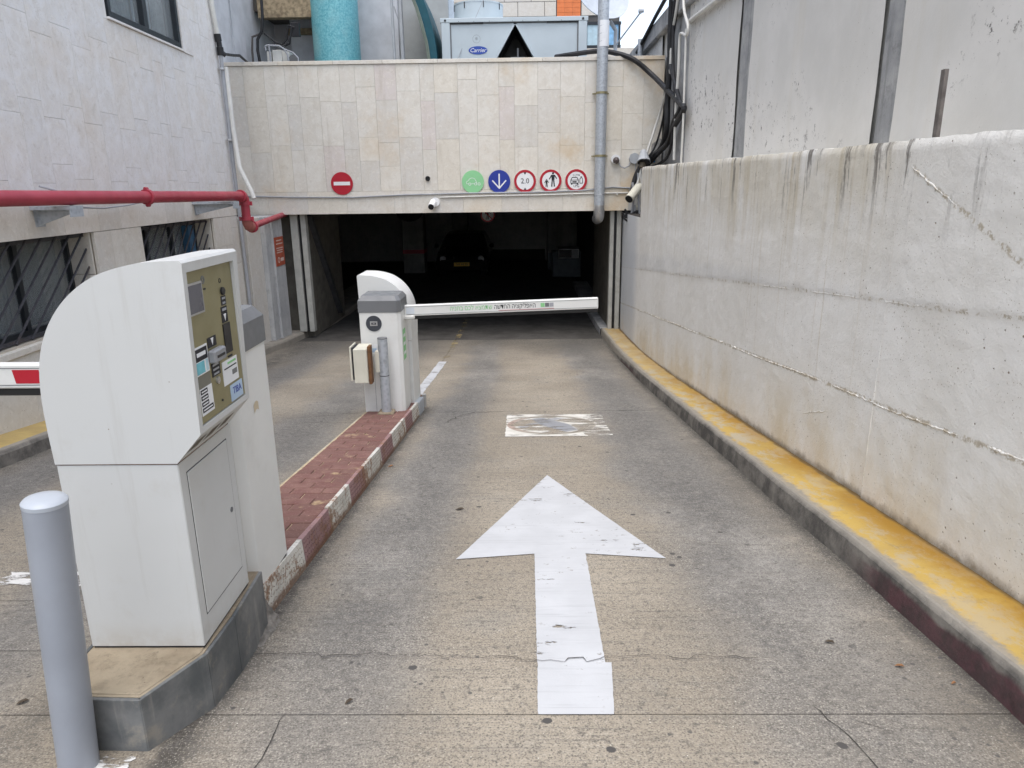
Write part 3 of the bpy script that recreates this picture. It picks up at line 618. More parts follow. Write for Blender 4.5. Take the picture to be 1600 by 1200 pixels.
# upper window
u0, u1, z0, z1 = WU
f = MB().box(-.16, .018, u0, u1, z0, z0+.07).box(-.16, .018, u0, u1, z1-.06, z1)
for u in (u0, u1-.06): f.box(-.16, .018, u, u+.06, z0+.07, z1-.06)
f.box(-.12, -.005, 3.98, 4.09, z0+.07, z1-.06)
uwn = f.build('window', BLKFR, office, bevel=.004, local=True)
lbox('pane', -.075, -.07, u0+.06, 3.98, z0+.07, z1-.06, PANE, uwn); lbox('pane', -.055, -.05, 4.09, u1-.06, z0+.07, z1-.06, PANE, uwn)
lbox('pane_frame', -.08, -.045, 4.09, 4.13, z0+.07, z1-.06, BLKFR, uwn)
MB().grid(60, 1, lambda s, t: (-.17+.018*math.sin(s*75), u0+.06+(.86)*s, z0+.07+(z1-z0-.13)*t)).build('curtain', CURT, uwn, local=True, smooth=True)
MB().grid(30, 1, lambda s, t: (-.17+.012*math.sin(s*45), 4.55+(u1-.06-4.55)*s, z0+.07+(z1-z0-.13)*t)).build('curtain', CURT, uwn, local=True, smooth=True)
MB().grid(30, 1, lambda s, t: (-.20, 4.09+.5*s, z0+.07+(z1-z0-.13)*t)).build('blind', plain('white blind', (.62, .66, .67), .8), uwn, local=True)
lbox('sill_stone', -.15, .03, u0-.03, u1+.06, z0-.028, z0-.002, FACADE, bevel=.004)

# left pavement and kerb
LK = [(-4, -4.0), (5.0, -4.07), (6, -4.12), (9, -4.36), (12.1, -4.56), (13.5, -4.46), (15.8, -4.30), (18, -4.28), (22, -4.28)]
def lkx(y):
    for (a, p), (b, q) in zip(LK, LK[1:]):
        if y <= b: t = (y-a)/(b-a); t = t*t*(3-2*t); return p+(q-p)*t
    return LK[-1][1]
def lw(y): return lkx(y) + fn(y, 9, 0, 1.5)*.012
lkerb = strip_y(MB(), -4, 22, .1, lambda y: [(lw(y)+.006, y, rz(y)-.03), (lw(y), y, rz(y)+.1), (lw(y)-.02, y, rz(y)+.132), (lw(y)-.06, y, rz(y)+.14)]).build('kerb', KERB, smooth=True); struct(lkerb)
YL = NT('left pavement paint'); _c = YL.mix(YL.rng(YL.noise(3, 7, .7), .35, .65), (.40, .29, .12), (.52, .38, .14)); _g = YL.mix(YL.rng(YL.noise(4, 7, .7), .35, .65), (.20, .185, .16), (.33, .30, .26))
YL.bump(YL.noise(40, 6, .7), .3, .005); YL = YL.out(YL.mix(YL.rng(YL.add(YL.y, YL.mul(YL.noise(2, 3), 1.5)), 8.0, 8.8), _c, _g), .85)
lpav = strip_y(MB(), -4, 22, .2, lambda y: [(lw(y)-.06, y, rz(y)+.14), (lw(y)-.2, y, rz(y)+.144), (-5.2, y, rz(y)+.146)]).build('pavement', YL, smooth=True); struct(lpav)

# red pipe along the left building
PIPA, PIPB = Vector((-4.29, 2.0, 1.64)), Vector((-4.12, 10.72, 1.555)); pd = (PIPB-PIPA).normalized()
rp = thing('fire_pipe', 'red painted pipe running along the left building to an elbow at the garage', 'pipe', (-4.2, 8, 1.58))
MB().tube([PIPA, PIPB], .066, 20).build('pipe_run', RED, rp, smooth=True)
def pat(y): return PIPA + pd*((y-PIPA.y)/pd.y)
for y in (4.6, 8.12): 
    q = pat(y); fl = MB().tube([q-pd*.028, q-pd*.012, q+pd*.012, q+pd*.028], .1, 20, True, [.084, .088, .088, .084])
    for s in (-1, 1): fl.tube([q+Vector((0, 0, s*.09))-pd*.03, q+Vector((0, 0, s*.09))+pd*.03], .017, 8)
    fl.build('coupling', RED, rp, smooth=True)
E0 = PIPB; el = [E0 + Vector((0, 0, 0)), E0+Vector((.003, .06, -.012)), E0+Vector((.004, .10, -.05)), E0+Vector((.004, .115, -.11))]
MB().tube(el, .075, 16).build('elbow', RED, rp, smooth=True)
e1 = el[-1]; e2 = e1+Vector((0, 0, -.22))
MB().tube([e1, e2], .064, 16).build('pipe_drop', RED, rp, smooth=True)
for q in (E0-pd*.01, ): MB().tube([q-pd*.02, q+pd*.03], .088, 18).build('coupling', RED, rp, smooth=True)
for z in (e1.z-.0, e2.z): 
    c_ = MB().tube([(e1.x, e1.y, z+.026), (e1.x, e1.y, z-.026)], .085, 18)
    for s in (-1, 1): c_.tube([(e1.x+s*.095, e1.y, z+.03), (e1.x+s*.095, e1.y, z-.03)], .016, 8)
    c_.build('coupling', RED, rp, smooth=True)
OLDB = plain('weathered red elbow', (.36, .12, .10), .6, .2, 12)
MB().tube([e2, e2+Vector((0, .01, -.06)), e2+Vector((.005, .05, -.11)), e2+Vector((.01, .12, -.125))], .075, 16).build('elbow', OLDB, rp, smooth=True)
e3 = e2+Vector((.01, .12, -.125))
MB().tube([e3+Vector((0, .02, 0)), e3+Vector((0, .07, 0))], .09, 18).build('coupling', RED, rp, smooth=True)
MB().tube([e3, Vector((-4.60, 13.95, 1.165)), Vector((-4.75, 15.2, 1.17))], .05, 14).build('pipe_run', RED, rp, smooth=True)
# steel brackets that carry the pipe
for y, wdt in ((6.72, .0), (10.35, .0)):
    q = pat(y); xw = -4.47-.04*(y-5.6)
    bk = MB().box(xw+.005, q.x+.075, y-.10, y+.10, q.z-.105, q.z-.072).box(xw+.004, xw+.014, y-.09, y+.09, q.z-.26, q.z-.072).prism([(xw+.012, q.z-.25), (xw+.012, q.z-.106), (q.x+.05, q.z-.106), (q.x+.05, q.z-.13)], 'y', y-.012, y+.012).box(q.x+.06, q.x+.072, y-.10, y+.10, q.z-.17, q.z-.1)
    tag(bk.build('pipe_bracket', GALV, loc=(xw, y, q.z-.2)), 'grey steel bracket under the red pipe near the barred window at the left edge' if y < 8 else 'grey steel bracket under the end of the red pipe by its elbow', 'bracket', 'pipe brackets')
cb = MB().tube([(-4.36, 6.6, 1.70), (-4.24, 6.75, 1.64), (-4.25, 6.83, 1.53), (-4.36, 7.1, 1.50), (-4.44, 7.7, 1.475), (-4.46, 8.2, 1.49), (-4.47, 8.7, 1.53)], .009, 6).build('cable', GREYPVC, smooth=True, loc=(-4.36, 7, 1.5)); tag(cb, 'thin grey cable looped round the red pipe and sagging beneath it', 'cable')
# downpipes at the corner of the building
def fx(y): return -4.47-.04*(y-5.6)
dp = thing('downpipe', 'pale plumbing pipe with black couplings running down the corner of the left building', 'pipe', (-4.67, 11.95, 3))
MB().tube([(fx(11.85)+.05, 11.8, 5.4), (fx(11.85)+.05, 11.85, 4.35), (fx(11.9)+.05, 11.93, 3.95)], .035, 12).build('white_pipe', PVC, dp, smooth=True)
MB().tube([(fx(11.9)+.05, 11.93, 3.96), (fx(11.9)+.055, 11.94, 3.86), (fx(11.9)+.055, 11.945, 3.855), (fx(11.9)+.06, 11.95, 3.78), (fx(11.9)+.06, 11.95, 3.775), (fx(11.9)+.06, 11.96, 3.66)], .05, 12, True, [.05, .05, .04, .04, .052, .052]).tube([(fx(11.9)+.06, 11.95, 3.72), (fx(11.9)+.13, 11.98, 3.66)], .035, 10).build('coupling', BLACK, dp, smooth=True)
MB().tube([(fx(11.9)+.06, 11.95, 3.67), (fx(12)+.05, 12.0, 2.2), (fx(12)+.05, 12.03, .3), (fx(12)+.05, 12.05, -1.0)], .028, 10).build('grey_pipe', GREYPVC, dp, smooth=True)
MB().tube([(fx(12)+.10, 12.0, 3.5), (fx(12)+.11, 12.0, 2.6), (fx(12)+.16, 11.95, 2.0), (fx(12)+.33, 11.9, 1.62), (fx(12)+.37, 11.88, 1.5)], .036, 10).build('white_pipe', PVC, dp, smooth=True)
MB().tube([(fx(12)+.12, 11.97, 3.68), (-4.78, 12.8, 3.80), (-4.97, 13.6, 3.93), (-5.1, 14.3, 3.93), (-5.15, 15.0, 3.5)], .022, 8).build('branch_hose', RUBBER, dp, smooth=True)
for z in (4.6, 3.45, 2.4): MB().tube([(fx(11.9)+.055, 11.93, z), (fx(11.9)+.055, 11.93, z+.03)], .045, 10).build('pipe_clip', SILVER, dp)

# ------------------------------------------------------------------ parking garage under the deck
YB = 13.9
gar = thing('parking_garage', 'dark underground car park behind a stone clad portal at the foot of the ramp', 'building', (-1.5, 13.9, -1.25))
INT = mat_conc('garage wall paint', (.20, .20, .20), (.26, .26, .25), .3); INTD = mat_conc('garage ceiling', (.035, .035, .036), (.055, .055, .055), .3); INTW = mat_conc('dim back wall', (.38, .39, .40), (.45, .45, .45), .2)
# portal cladding: columns of tall stones with staggered joints
bx = [-5.42, -5.06, -4.68, -4.30, -4.06, -3.69, -3.30, -3.02, -2.66, -2.27, -1.84, -1.58, -1.15, -.80, -.40, -.12, .31, .72, 1.17, 1.46, 1.86, 2.24, 2.60]
def ptile(x0, x1, z0, z1, d=0, m=STONE):
    g = .0012; j = random.uniform(-.001, .001)+d
    return box('cladding_tile', x0+g, x1-g, YB-j, YB+.032, z0+g, z1-g, m, gar, bevel=.0015)
jt = [(3.28, 2.41), (3.10, 2.30), (3.29, 2.42), (3.13, 2.335), (3.255, 2.42), (3.18, 2.405), (3.165, 2.34), (3.42, 2.55), (3.19, 2.45), (3.34, 2.54), (3.165, 2.32), (3.30, 2.5), (3.52, 2.60), (3.25, 2.55), (3.39, 2.47), (3.06, 2.34), (3.33, 2.59), (3.20, 2.36), (3.10, 2.5), (3.36, 2.44), (2.9, 2.27), (3.4, 2.36)]
for k, (a, b) in enumerate(zip(bx, bx[1:])):
    za, zb = jt[k]; zs = [3.80, za, zb, 1.585]
    if k in (7, 8, 18): zs = [3.80, za, zb, zb-.42, 1.585]
    for z1, z0 in zip(zs, zs[1:]): ptile(a, b, z0, z1)
cb_ = [-5.42, -4.83, -4.07, -3.32, -2.42, -1.66, -1.11, -.38, .13, .78, 1.42, 2.02]
for a, b in zip(cb_, cb_[1:]): ptile(a, b, 1.17, 1.582, .012)
cp = [-5.45, -4.4, -3.4, -2.5, -1.5, -.6, .4, 1.5, 2.60]
for a, b in zip(cp, cp[1:]): box('coping_stone', a+.002, b-.002, YB-.022, YB+.34, 3.803, 3.868, STONE, gar, bevel=.004)
box('portal_beam', -5.7, 2.61, YB+.033, YB+.34, 1.175, 3.80, GROUT, gar)
box('portal_beam', 2.021, 2.61, YB-.005, YB+.033, 1.172, 1.584, CONC2, gar)
# roof deck, ceiling, inner walls and floor edge
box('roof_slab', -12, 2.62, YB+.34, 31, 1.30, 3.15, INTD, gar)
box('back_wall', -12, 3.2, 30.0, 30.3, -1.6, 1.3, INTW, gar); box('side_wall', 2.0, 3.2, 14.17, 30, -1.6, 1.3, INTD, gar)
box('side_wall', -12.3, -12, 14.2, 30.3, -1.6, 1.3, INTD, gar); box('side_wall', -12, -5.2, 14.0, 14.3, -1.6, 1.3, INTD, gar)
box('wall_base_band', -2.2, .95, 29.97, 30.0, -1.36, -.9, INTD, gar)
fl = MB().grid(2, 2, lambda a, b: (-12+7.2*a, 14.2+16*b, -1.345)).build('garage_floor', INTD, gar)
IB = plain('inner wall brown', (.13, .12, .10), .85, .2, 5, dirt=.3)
box('side_wall', -5.2, -4.28, 14.28, 16.9, -1.3, 1.3, IB, gar)
box('side_wall', 1.74, 1.998, 14.42, 17.5, -1.3, 1.3, IB, gar)
STEELW = plain('folded steel stay', (.05, .05, .052), .6, .2)
MB().tube([(-4.255, 14.45, 1.15), (-4.255, 16.3, -1.1)], .10, 4).build('diagonal_stay', STEELW, gar)
# concrete jambs at the left of the opening
JA = mat_conc('old jamb concrete', (.40, .40, .40), (.48, .48, .47), .22)
box('jamb', -5.3, -4.62, 12.96, 13.25, -1.2, 1.165, JA, gar, bevel=.006); box('jamb', -5.2, -4.585, 13.252, 13.80, -1.2, 1.168, JA, gar, bevel=.006)
box('jamb', -5.3, -4.70, 12.30, 12.955, -1.2, 1.16, PLINST, gar, bevel=.006)
# door tracks
TRK = plain('painted door track', (.40, .395, .36), .6, .1, 6, dirt=.35)
for x0, x1, y in ((-4.50, -4.36, 14.05), (-4.30, -4.20, 14.05)): box('door_track', x0, x1, y, y+.16, -1.14, 1.17, TRK, gar, bevel=.005)
box('track_gap', -4.36, -4.30, 14.12, 14.18, -1.14, 1.17, BLACK, gar)
for x0, x1 in ((1.70, 1.775), (1.83, 1.915)): box('door_track', x0, x1, 14.02, 14.18, -1.14, 1.17, TRK, gar, bevel=.005)
box('track_gap', 1.775, 1.83, 14.09, 14.15, -1.14, 1.17, BLACK, gar)
# columns inside
def icol(x0, x1, y0, y1, band=False):
    c = box('column', x0, x1, y0, y1, -1.36, 1.3, INT, gar, bevel=.01)
    if band: box('red_band', x0-.004, x1+.004, y0-.004, y1+.004, -.66, -.52, RED, c)
    return c
c1 = icol(-4.28, -3.52, 25.8, 26.5, True); icol(-2.75, -2.15, 28.6, 29.2); icol(-8.6, -7.9, 27, 27.7); icol(.95, 2.0, 26.5, 27.1)
vent = MB().cyl((-3.95, 25.5, 1.0), (-3.95, 25.78, 1.0), .52, 28); vent.build('round_duct', INTD, gar, smooth=True)
lob = box('wall_panel', .95, 1.6, 26.46, 26.5, -1.36, -.75, plain('blue grey panel', (.13, .15, .17), .7), gar)
# sign on the tiled jamb
og = thing('fire_sign', 'small orange instruction sign on the concrete jamb left of the garage opening', 'sign', (-4.58, 13.5, .5))
box('board', -4.584, -4.572, 13.28, 13.76, .25, .78, ORANGE, og)
OPR = plain('pale print', (.62, .48, .42), .6)
for z, a, b in ((.72, 13.36, 13.66), (.66, 13.34, 13.70), (.58, 13.34, 13.70), (.54, 13.36, 13.68), (.50, 13.34, 13.66)): box('print_line', -4.572, -4.5715, a, b, z-.012, z+.008, OPR, og)
MB().ring((-4.5712, 13.42, .36), 'x', .055, .035, -.0006, 20).build('print_circle', OPR, og); box('print_line', -4.572, -4.5714, 13.52, 13.70, .33, .39, OPR, og)

# ---- round traffic signs
def sign_base(x, label, disc_m, z=1.73, r=.208):
    t = thing('traffic_sign', label, 'sign', (x, YB-.03, z), group='round signs over the garage entrance')
    MB().cyl((x, YB-.028, z), (x, YB-.016, z), r, 40).build('disc', disc_m, t, bevel=.002)
    MB().cyl((x-.08, YB-.016, z), (x-.08, YB-.001, z), .015, 8).cyl((x+.08, YB-.016, z), (x+.08, YB-.001, z), .015, 8).build('fixing', SILVER, t)
    return t
def ringed(x, label):
    t = sign_base(x, label, WHT); MB().ring((x, YB-.031, 1.73), 'y', .206, .160, .0032, 48).build('red_border', REDS, t); return t
YF = YB-.0285
def flat(polys, x, m, t, name='symbol', z=1.73, th=.0014):
    mb = MB()
    for p in polys: mb.prism([(x+a, z+b) for a, b in p], 'y', YF-th, YF+.0002)
    return mb.build(name, m, t)
def bar2(a, b, w):  # a thick line as polygon
    d = Vector((b[0]-a[0], b[1]-a[1])).normalized()*w/2; n_ = (-d.y, d.x)
    return [(a[0]-n_[0], a[1]-n_[1]), (b[0]-n_[0], b[1]-n_[1]), (b[0]+n_[0], b[1]+n_[1]), (a[0]+n_[0], a[1]+n_[1])]
def lines(pts, w): return [bar2(a, b, w) for a, b in zip(pts, pts[1:])]
def circ(cx, cz, r, n=16): return [(cx+r*math.cos(2*PI*k/n), cz+r*math.sin(2*PI*k/n)) for k in range(n)]
t = sign_base(-3.39, 'red round no entry sign with a white bar, alone on the left of the portal', REDS); flat([[(-.155, -.032), (.155, -.032), (.155, .032), (-.155, .032)]], -3.39, WHT, t, 'white_bar')
t = sign_base(-.915, 'green round sign with a white line drawing of a car', GREENS)
flat(lines([(-.03, -.035), (.03, -.035)], .008)+lines([(-.085, -.035), (-.12, -.035), (-.125, .0), (-.09, .02), (-.06, .055), (-.02, .07), (.03, .06), (.06, .01), (.075, -.035)], .008), -.915, WHT, t)
for cx in (-.06, .05, .115): MB().ring((-.915+cx, YF-.0018, 1.73-.04), 'y', .026, .017, .0018, 18).build('wheel_symbol', WHT, t)
t = sign_base(-.42, 'blue round sign with a white arrow pointing down', BLUES)
flat([bar2((0, .14), (0, -.125), .026)], -.42, WHT, t, 'arrow_shaft'); flat([bar2((-.13, .02), (.008, -.13), .024)], -.42, WHT, t, 'arrow_barb', th=.0018); flat([bar2((.13, .02), (-.008, -.13), .024)], -.42, WHT, t, 'arrow_barb', th=.0022)
t = ringed(.065, 'white round sign with red border reading 2.0 between two black triangles')
text_mb('2.0', .135, (.065, YF-.001, 1.73), (1, 0, 0), (0, 0, 1)).build('lettering', INK, t)
flat([[(-.026, .158), (0, .115), (.026, .158)], [(-.026, -.158), (.026, -.158), (0, -.115)]], .065, INK, t)
t = ringed(.545, 'white round sign with red border showing a walking adult and child')
def fig(s, x0, z0): 
    q = lambda pts: [(x0+a*s, z0+b*s) for a, b in pts]
    return [q(circ(0, .46, .075, 12)), q([(-.13, .36), (.13, .36), (.10, .0), (-.10, .0)]), q(bar2((-.11, .33), (-.26, .05), .07)), q(bar2((.11, .33), (.27, .08), .07)), q(bar2((-.05, .01), (-.09, -.46), .09)), q(bar2((.05, .01), (.10, -.46), .09))]
for k, p in enumerate(fig(.26, .045, .015)+fig(.15, -.075, -.045)): flat([p], .545, INK, t, 'figure_symbol', th=.0012+.0002*k)
t = ringed(1.025, 'white round sign with red border showing a car and gas bottle above LPG')
flat(lines([(-.10, -.05), (-.10, .01), (-.075, .055), (.015, .055), (.04, .01), (.04, -.05), (-.10, -.05)], .013)+[bar2((-.10, .008), (.04, .008), .010), [(-.095, -.075), (-.07, -.075), (-.07, -.05), (-.095, -.05)], [(.012, -.075), (.037, -.075), (.037, -.05), (.012, -.05)], [(-.07, -.035), (.01, -.035), (.01, -.012), (-.07, -.012)]], 1.025, INK, t)
flat(lines([(.068, -.05), (.068, .025), (.085, .05), (.105, .05), (.122, .025), (.122, -.05), (.068, -.05)], .012)+[bar2((.08, .066), (.11, .066), .012)], 1.025, INK, t, 'bottle_symbol')
text_mb('LPG', .065, (1.03, YF-.001, 1.63), (1, 0, 0), (0, 0, 1)).build('lettering', INK, t); text_mb('דלק גז'[::-1], .05, (1.025, YF-.001, 1.823), (1, 0, 0), (0, 0, 1)).build('lettering', INK, t)
# hole, conduits
sp = MB().ring((-1.765, YB-.03, 1.80), 'y', .045, .034, .06, 16).cyl((-1.765, YB-.004, 1.80), (-1.765, YB-.002, 1.80), .036, 14); tag(sp.build('drain_spout', BLACK, loc=(-1.765, YB, 1.8)), 'small round black drain spout in the stone portal', 'spout')
p = MB().tube([(-5.25, YB-.03, 1.52), (-4.3, YB-.03, 1.49), (-3.2, YB-.03, 1.475), (-2.2, YB-.03, 1.51), (-1.0, YB-.03, 1.525), (.2, YB-.03, 1.525), (1.2, YB-.03, 1.55), (1.7, YB-.03, 1.60), (2.05, YB-.03, 1.58)], .014, 8)
tag(p.build('conduit_pipe', GREYPVC, smooth=True, loc=(-1, YB, 1.5)), 'upper thin grey conduit running across the bottom band of the portal', 'pipe')
p = MB().tube([(-1.55, YB-.03, 1.455), (-.6, YB-.03, 1.47), (.4, YB-.03, 1.475), (1.2, YB-.03, 1.49), (2.0, YB-.03, 1.495)], .014, 8)
for x in (-.3, .95, 1.8): p.box(x-.012, x+.012, YB-.047, YB-.013, 1.452, 1.505)
tag(p.build('conduit_pipe', PVC, smooth=True, loc=(0, YB, 1.48)), 'lower pale conduit beneath the row of round signs', 'pipe')
# spiral duct
du = thing('spiral_duct', 'galvanised spiral duct pipe running down over the stone portal', 'duct', (1.47, 13.77, 1.1))
DX0, DX1 = 1.465, 1.47
MB().tube([(1.452, 13.76, 1.15), (1.468, 13.76, 6.2)], .098, 24).build('duct_pipe', GALV, du, smooth=True)
hp = []
for k in range(0, 16*40+1): a = 2*PI*k/16; z = 1.25+k/16*.125; hp.append((1.4525+(z-1.15)*.0032+.0985*math.cos(a), 13.76+.0985*math.sin(a), z+0))
MB().tube(hp, .0045, 5).build('spiral_seam', GALV, du, smooth=True)
for z in (3.24, 2.16): MB().tube([(1.46, 13.76, z-.02), (1.46, 13.76, z+.02)], .106, 24).box(1.30, 1.60, 13.86, 13.875, z-.012, z+.012).cyl((1.335, 13.80, z), (1.335, 13.87, z), .01, 8).cyl((1.585, 13.80, z), (1.585, 13.87, z), .01, 8).build('clamp', plain('brass clamp', (.30, .27, .16), .5, metal=.6), du, smooth=True)
MB().tube([(1.452, 13.76, 1.28), (1.452, 13.76, 1.14), (1.448, 13.775, 1.08), (1.445, 13.82, 1.04), (1.44, 13.95, 1.02)], .102, 20).build('duct_elbow', SILVER, du, smooth=True)
MB().tube([(1.4675, 13.76, 4.0), (1.4695, 13.76, 4.42)], .1025, 24).build('tape_wrap', STICKW, du, smooth=True)
# cameras, floodlight, boxes
def bullet(pos, aim, label, m, L=.17, r=.042, cat='camera'):
    p = Vector(pos); d = Vector(aim).normalized()
    t = thing('security_camera', label, cat, pos)
    MB().tube([p-d*L*.5, p+d*L*.5], r, 16).build('housing', m, t, smooth=True)
    MB().tube([p+d*L*.5, p+d*(L*.5+.012)], r*.86, 16).build('lens_face', BLACK, t)
    return t, p, d
t, p, d = bullet((-1.68, 13.70, 1.33), (-.12, -1, -.45), 'white bullet camera with black lens under the middle of the portal', WHT, .2, .062)
MB().tube([(-1.64, YB-.02, 1.37), (-1.64, YB-.055, 1.37)], .085, 20).tube([(-1.64, YB-.05, 1.37), p-d*.06], .03, 10).build('mount', WHT, t, smooth=True)
t = thing('dome_camera', 'small white dome camera beside the spiral duct', 'camera', (1.75, 13.8, 2.09))
MB().tube([(1.75, YB-.005, 2.10), (1.75, YB-.05, 2.10)], .085, 20).build('base', WHT, t, smooth=True)
MB().tube([(1.76, YB-.05, 2.08), (1.76, YB-.09, 2.07), (1.76, YB-.115, 2.06)], .06, 16, True, [.062, .055, .025]).build('dome', plain('brown dome', (.10, .08, .075), .2), t, smooth=True)
MB().tube([(1.80, YB-.03, 2.06), (1.85, YB-.05, 1.97), (1.92, YB-.06, 1.94), (2.0, YB-.06, 1.98), (2.02, YB-.05, 2.04)], .012, 6).build('cable', GREYPVC, t, smooth=True)
t, p, d = bullet((2.05, 13.42, 1.50), (-.85, -1, -.85), 'cream bullet camera with sunshade hanging beneath the black cable bundle', CREAM, .40, .082)
MB().box(2.10, 2.38, 13.56, 13.60, 1.24, 1.28).tube([p-d*.1, Vector((2.2, 13.6, 1.55)), Vector((2.2, 13.85, 1.55))], .02, 8).build('bracket', CREAM, t)
fl = thing('floodlight', 'grey sensor floodlight with round hood by the bundle of black cables', 'lamp', (2.2, 13.75, 2.08))
GRL = plain('light grey metal', (.40, .42, .44), .45, .08)
MB().tube([(2.10, YB-.005, 2.11), (2.10, YB-.07, 2.11)], .10, 8).build('mount_box', GRL, fl, smooth=True)
MB().tube([(2.22, YB-.34, 2.22), (2.215, YB-.39, 2.14), (2.21, YB-.45, 2.03)], .08, 16, True, [.06, .085, .125]).tube([(2.22, YB-.02, 2.2), (2.22, YB-.36, 2.2)], .025, 8).build('hood', GRL, fl, smooth=True)
MB().tube([(2.21, YB-.452, 2.028), (2.209, YB-.456, 2.02)], .11, 16).build('lamp_face', BLACK, fl)
MB().tube([(2.20, YB-.42, 2.02), (2.19, YB-.44, 1.93)], .06, 10).build('sensor', plain('bronze', (.12, .1, .07), .4), fl, smooth=True)
MB().tube([(2.13, YB-.03, 2.02), (2.12, YB-.05, 1.9), (2.2, YB-.05, 1.84), (2.27, YB-.06, 1.9)], .008, 6).build('wire', GREYPVC, fl)
jb = MB().box(2.42, 2.47, YB-.14, YB-.01, 2.03, 2.17).tube([(2.445, YB-.14, 2.09), (2.445, YB-.17, 2.09)], .03, 10); tag(jb.build('junction_box', plain('bright blue plastic', (.02, .27, .62), .4), bevel=.006, loc=(2.45, YB, 2.1)), 'small bright blue socket box among the cables', 'box')
gp = MB().prism([(2.40, 2.18), (2.52, 1.95), (2.60, 1.94), (2.60, 2.43), (2.56, 2.46), (2.42, 2.36)], 'y', YB-.04, YB-.01); tag(gp.build('cover_plate', plain('weathered board', (.33, .32, .30), .8, .25, 8), loc=(2.5, YB, 2.2)), 'weathered grey board leaning behind the black cables', 'board')
# cable bundle
def cable(P, r, m, label, name='cable', grp='cables bundled in the corner by the portal'):
    P = [Vector(p) for p in P]
    Q = []
    for k in range(len(P)-1):   # smooth
        a, b, c, d = P[max(0, k-1)], P[k], P[k+1], P[min(len(P)-1, k+2)]
        for s in range(6):
            t = s/6; Q.append(.5*((2*b)+(c-a)*t+(2*a-5*b+4*c-d)*t*t+(3*b-a-3*c+d)*t**3))
    Q.append(P[-1]); mb = MB().tube(Q, r, 8)
    tag(mb.build(name, m, smooth=True, loc=P[len(P)//2]), label, 'cable', grp)
cable([(0.662, 14.6, 3.985), (1.027, 14.3, 3.985), (1.42, 14.1, 3.99), (1.716, 13.95, 3.928), (2.023, 13.82, 3.797), (2.359, 13.72, 3.513), (2.5, 12.911, 3.149), (2.5, 11.99, 2.88), (2.5, 11.644, 2.77), (2.5, 11.849, 2.678), (2.5, 12.397, 2.53), (2.5, 12.878, 2.306), (2.417, 13.6, 2.147), (2.169, 13.6, 1.938)], .045, RUBBER, 'thick black hose coming over the portal from the chiller and curving down the corner', name='hose')
cable([(2.5, 12.523, 4.729), (2.5, 12.676, 4.351), (2.5, 12.89, 3.966), (2.5, 12.935, 3.483), (2.5, 12.982, 2.985), (2.5, 12.985, 2.521), (2.5, 13.568, 2.233), (2.261, 13.62, 2.05), (2.107, 13.62, 1.793), (2.045, 13.62, 1.51)], .05, RUBBER, 'thick black cable falling straight down the corner right of the portal')
cable([(2.5, 13.049, 4.86), (2.5, 13.072, 4.292), (2.5, 12.984, 3.688), (2.5, 12.587, 3.335), (2.5, 12.11, 2.988), (2.5, 11.924, 2.798), (2.5, 12.421, 2.631), (2.5, 12.779, 2.353), (2.411, 13.68, 2.072), (2.207, 13.68, 1.872), (2.098, 13.68, 1.624)], .035, RUBBER, 'black cable crossing behind the thick hose at its bend')
cable([(2.5, 13.153, 3.715), (2.5, 13.088, 3.201), (2.5, 13.375, 2.709), (2.424, 13.55, 2.31), (2.293, 13.55, 2.114), (2.159, 13.55, 1.982)], .018, RUBBER, 'thin black cable at the left edge of the bundle')
cable([(2.5, 12.728, 4.78), (2.5, 12.752, 4.036), (2.5, 12.611, 3.436), (2.5, 12.337, 2.917), (2.5, 12.578, 2.188), (2.5, 13.514, 1.999), (2.306, 13.72, 1.939)], .026, RUBBER, 'black cable at the right edge of the bundle')
cable([(2.5, 12.374, 4.692), (2.5, 12.613, 4.291), (2.5, 12.89, 3.966), (2.5, 12.861, 3.62), (2.5, 12.999, 3.291), (2.462, 13.5, 2.827), (2.28, 13.5, 2.233), (2.157, 13.5, 1.825), (2.096, 13.5, 1.567)], .022, PVC, 'pale cable slanting down across the black bundle')
cable([(2.5, 12.18, 4.643), (2.5, 11.986, 4.202), (2.5, 11.658, 3.915), (2.5, 11.714, 3.795), (2.5, 12.092, 3.892), (2.5, 12.219, 3.843), (2.5, 12.203, 3.377), (2.5, 12.263, 2.812), (2.5, 12.227, 2.023)], .022, PVC, 'white conduit running down beside the grey column')
cable([(2.5, 11.781, 3.896), (2.5, 11.728, 3.308), (2.5, 11.664, 2.476), (2.5, 11.673, 1.937)], .016, PVC, 'white conduit running down the right edge of the grey column')
cable([(2.167, 13.5, 1.869), (2.203, 13.5, 1.509), (2.227, 13.5, 1.167), (2.223, 13.5, 0.971)], .018, PVC, 'pale cable hanging straight below the bundle at the wall end')
cable([(2.121, 13.5, 1.848), (2.133, 13.5, 1.51), (2.168, 13.5, 1.168), (2.188, 13.5, 0.948)], .018, GREYPVC, 'grey cable hanging beside the pale one at the wall end')
cable([(2.025, 13.52, 1.681), (2.058, 13.52, 1.397), (2.032, 13.52, 1.111), (2.013, 13.52, 0.961), (2.07, 13.52, 1.03), (2.085, 13.52, 1.283)], .022, GREYPVC, 'grey cable looped under the cream camera')
cable([(1.851, 13.5, 1.149), (1.948, 13.5, 1.055), (2.065, 13.5, 1.1), (2.115, 13.5, 1.007), (2.022, 13.5, 0.974), (1.901, 13.5, 1.033), (1.876, 13.5, 1.102)], .02, RUBBER, 'black cable coil hanging lowest and leftmost under the right end of the portal')
cable([(1.947, 13.5, 1.09), (2.044, 13.5, 0.996), (2.161, 13.5, 1.041), (2.212, 13.5, 0.948), (2.118, 13.5, 0.914), (1.998, 13.5, 0.974), (1.972, 13.5, 1.043)], .02, RUBBER, 'black cable coil hanging nearest the white wall under the portal')
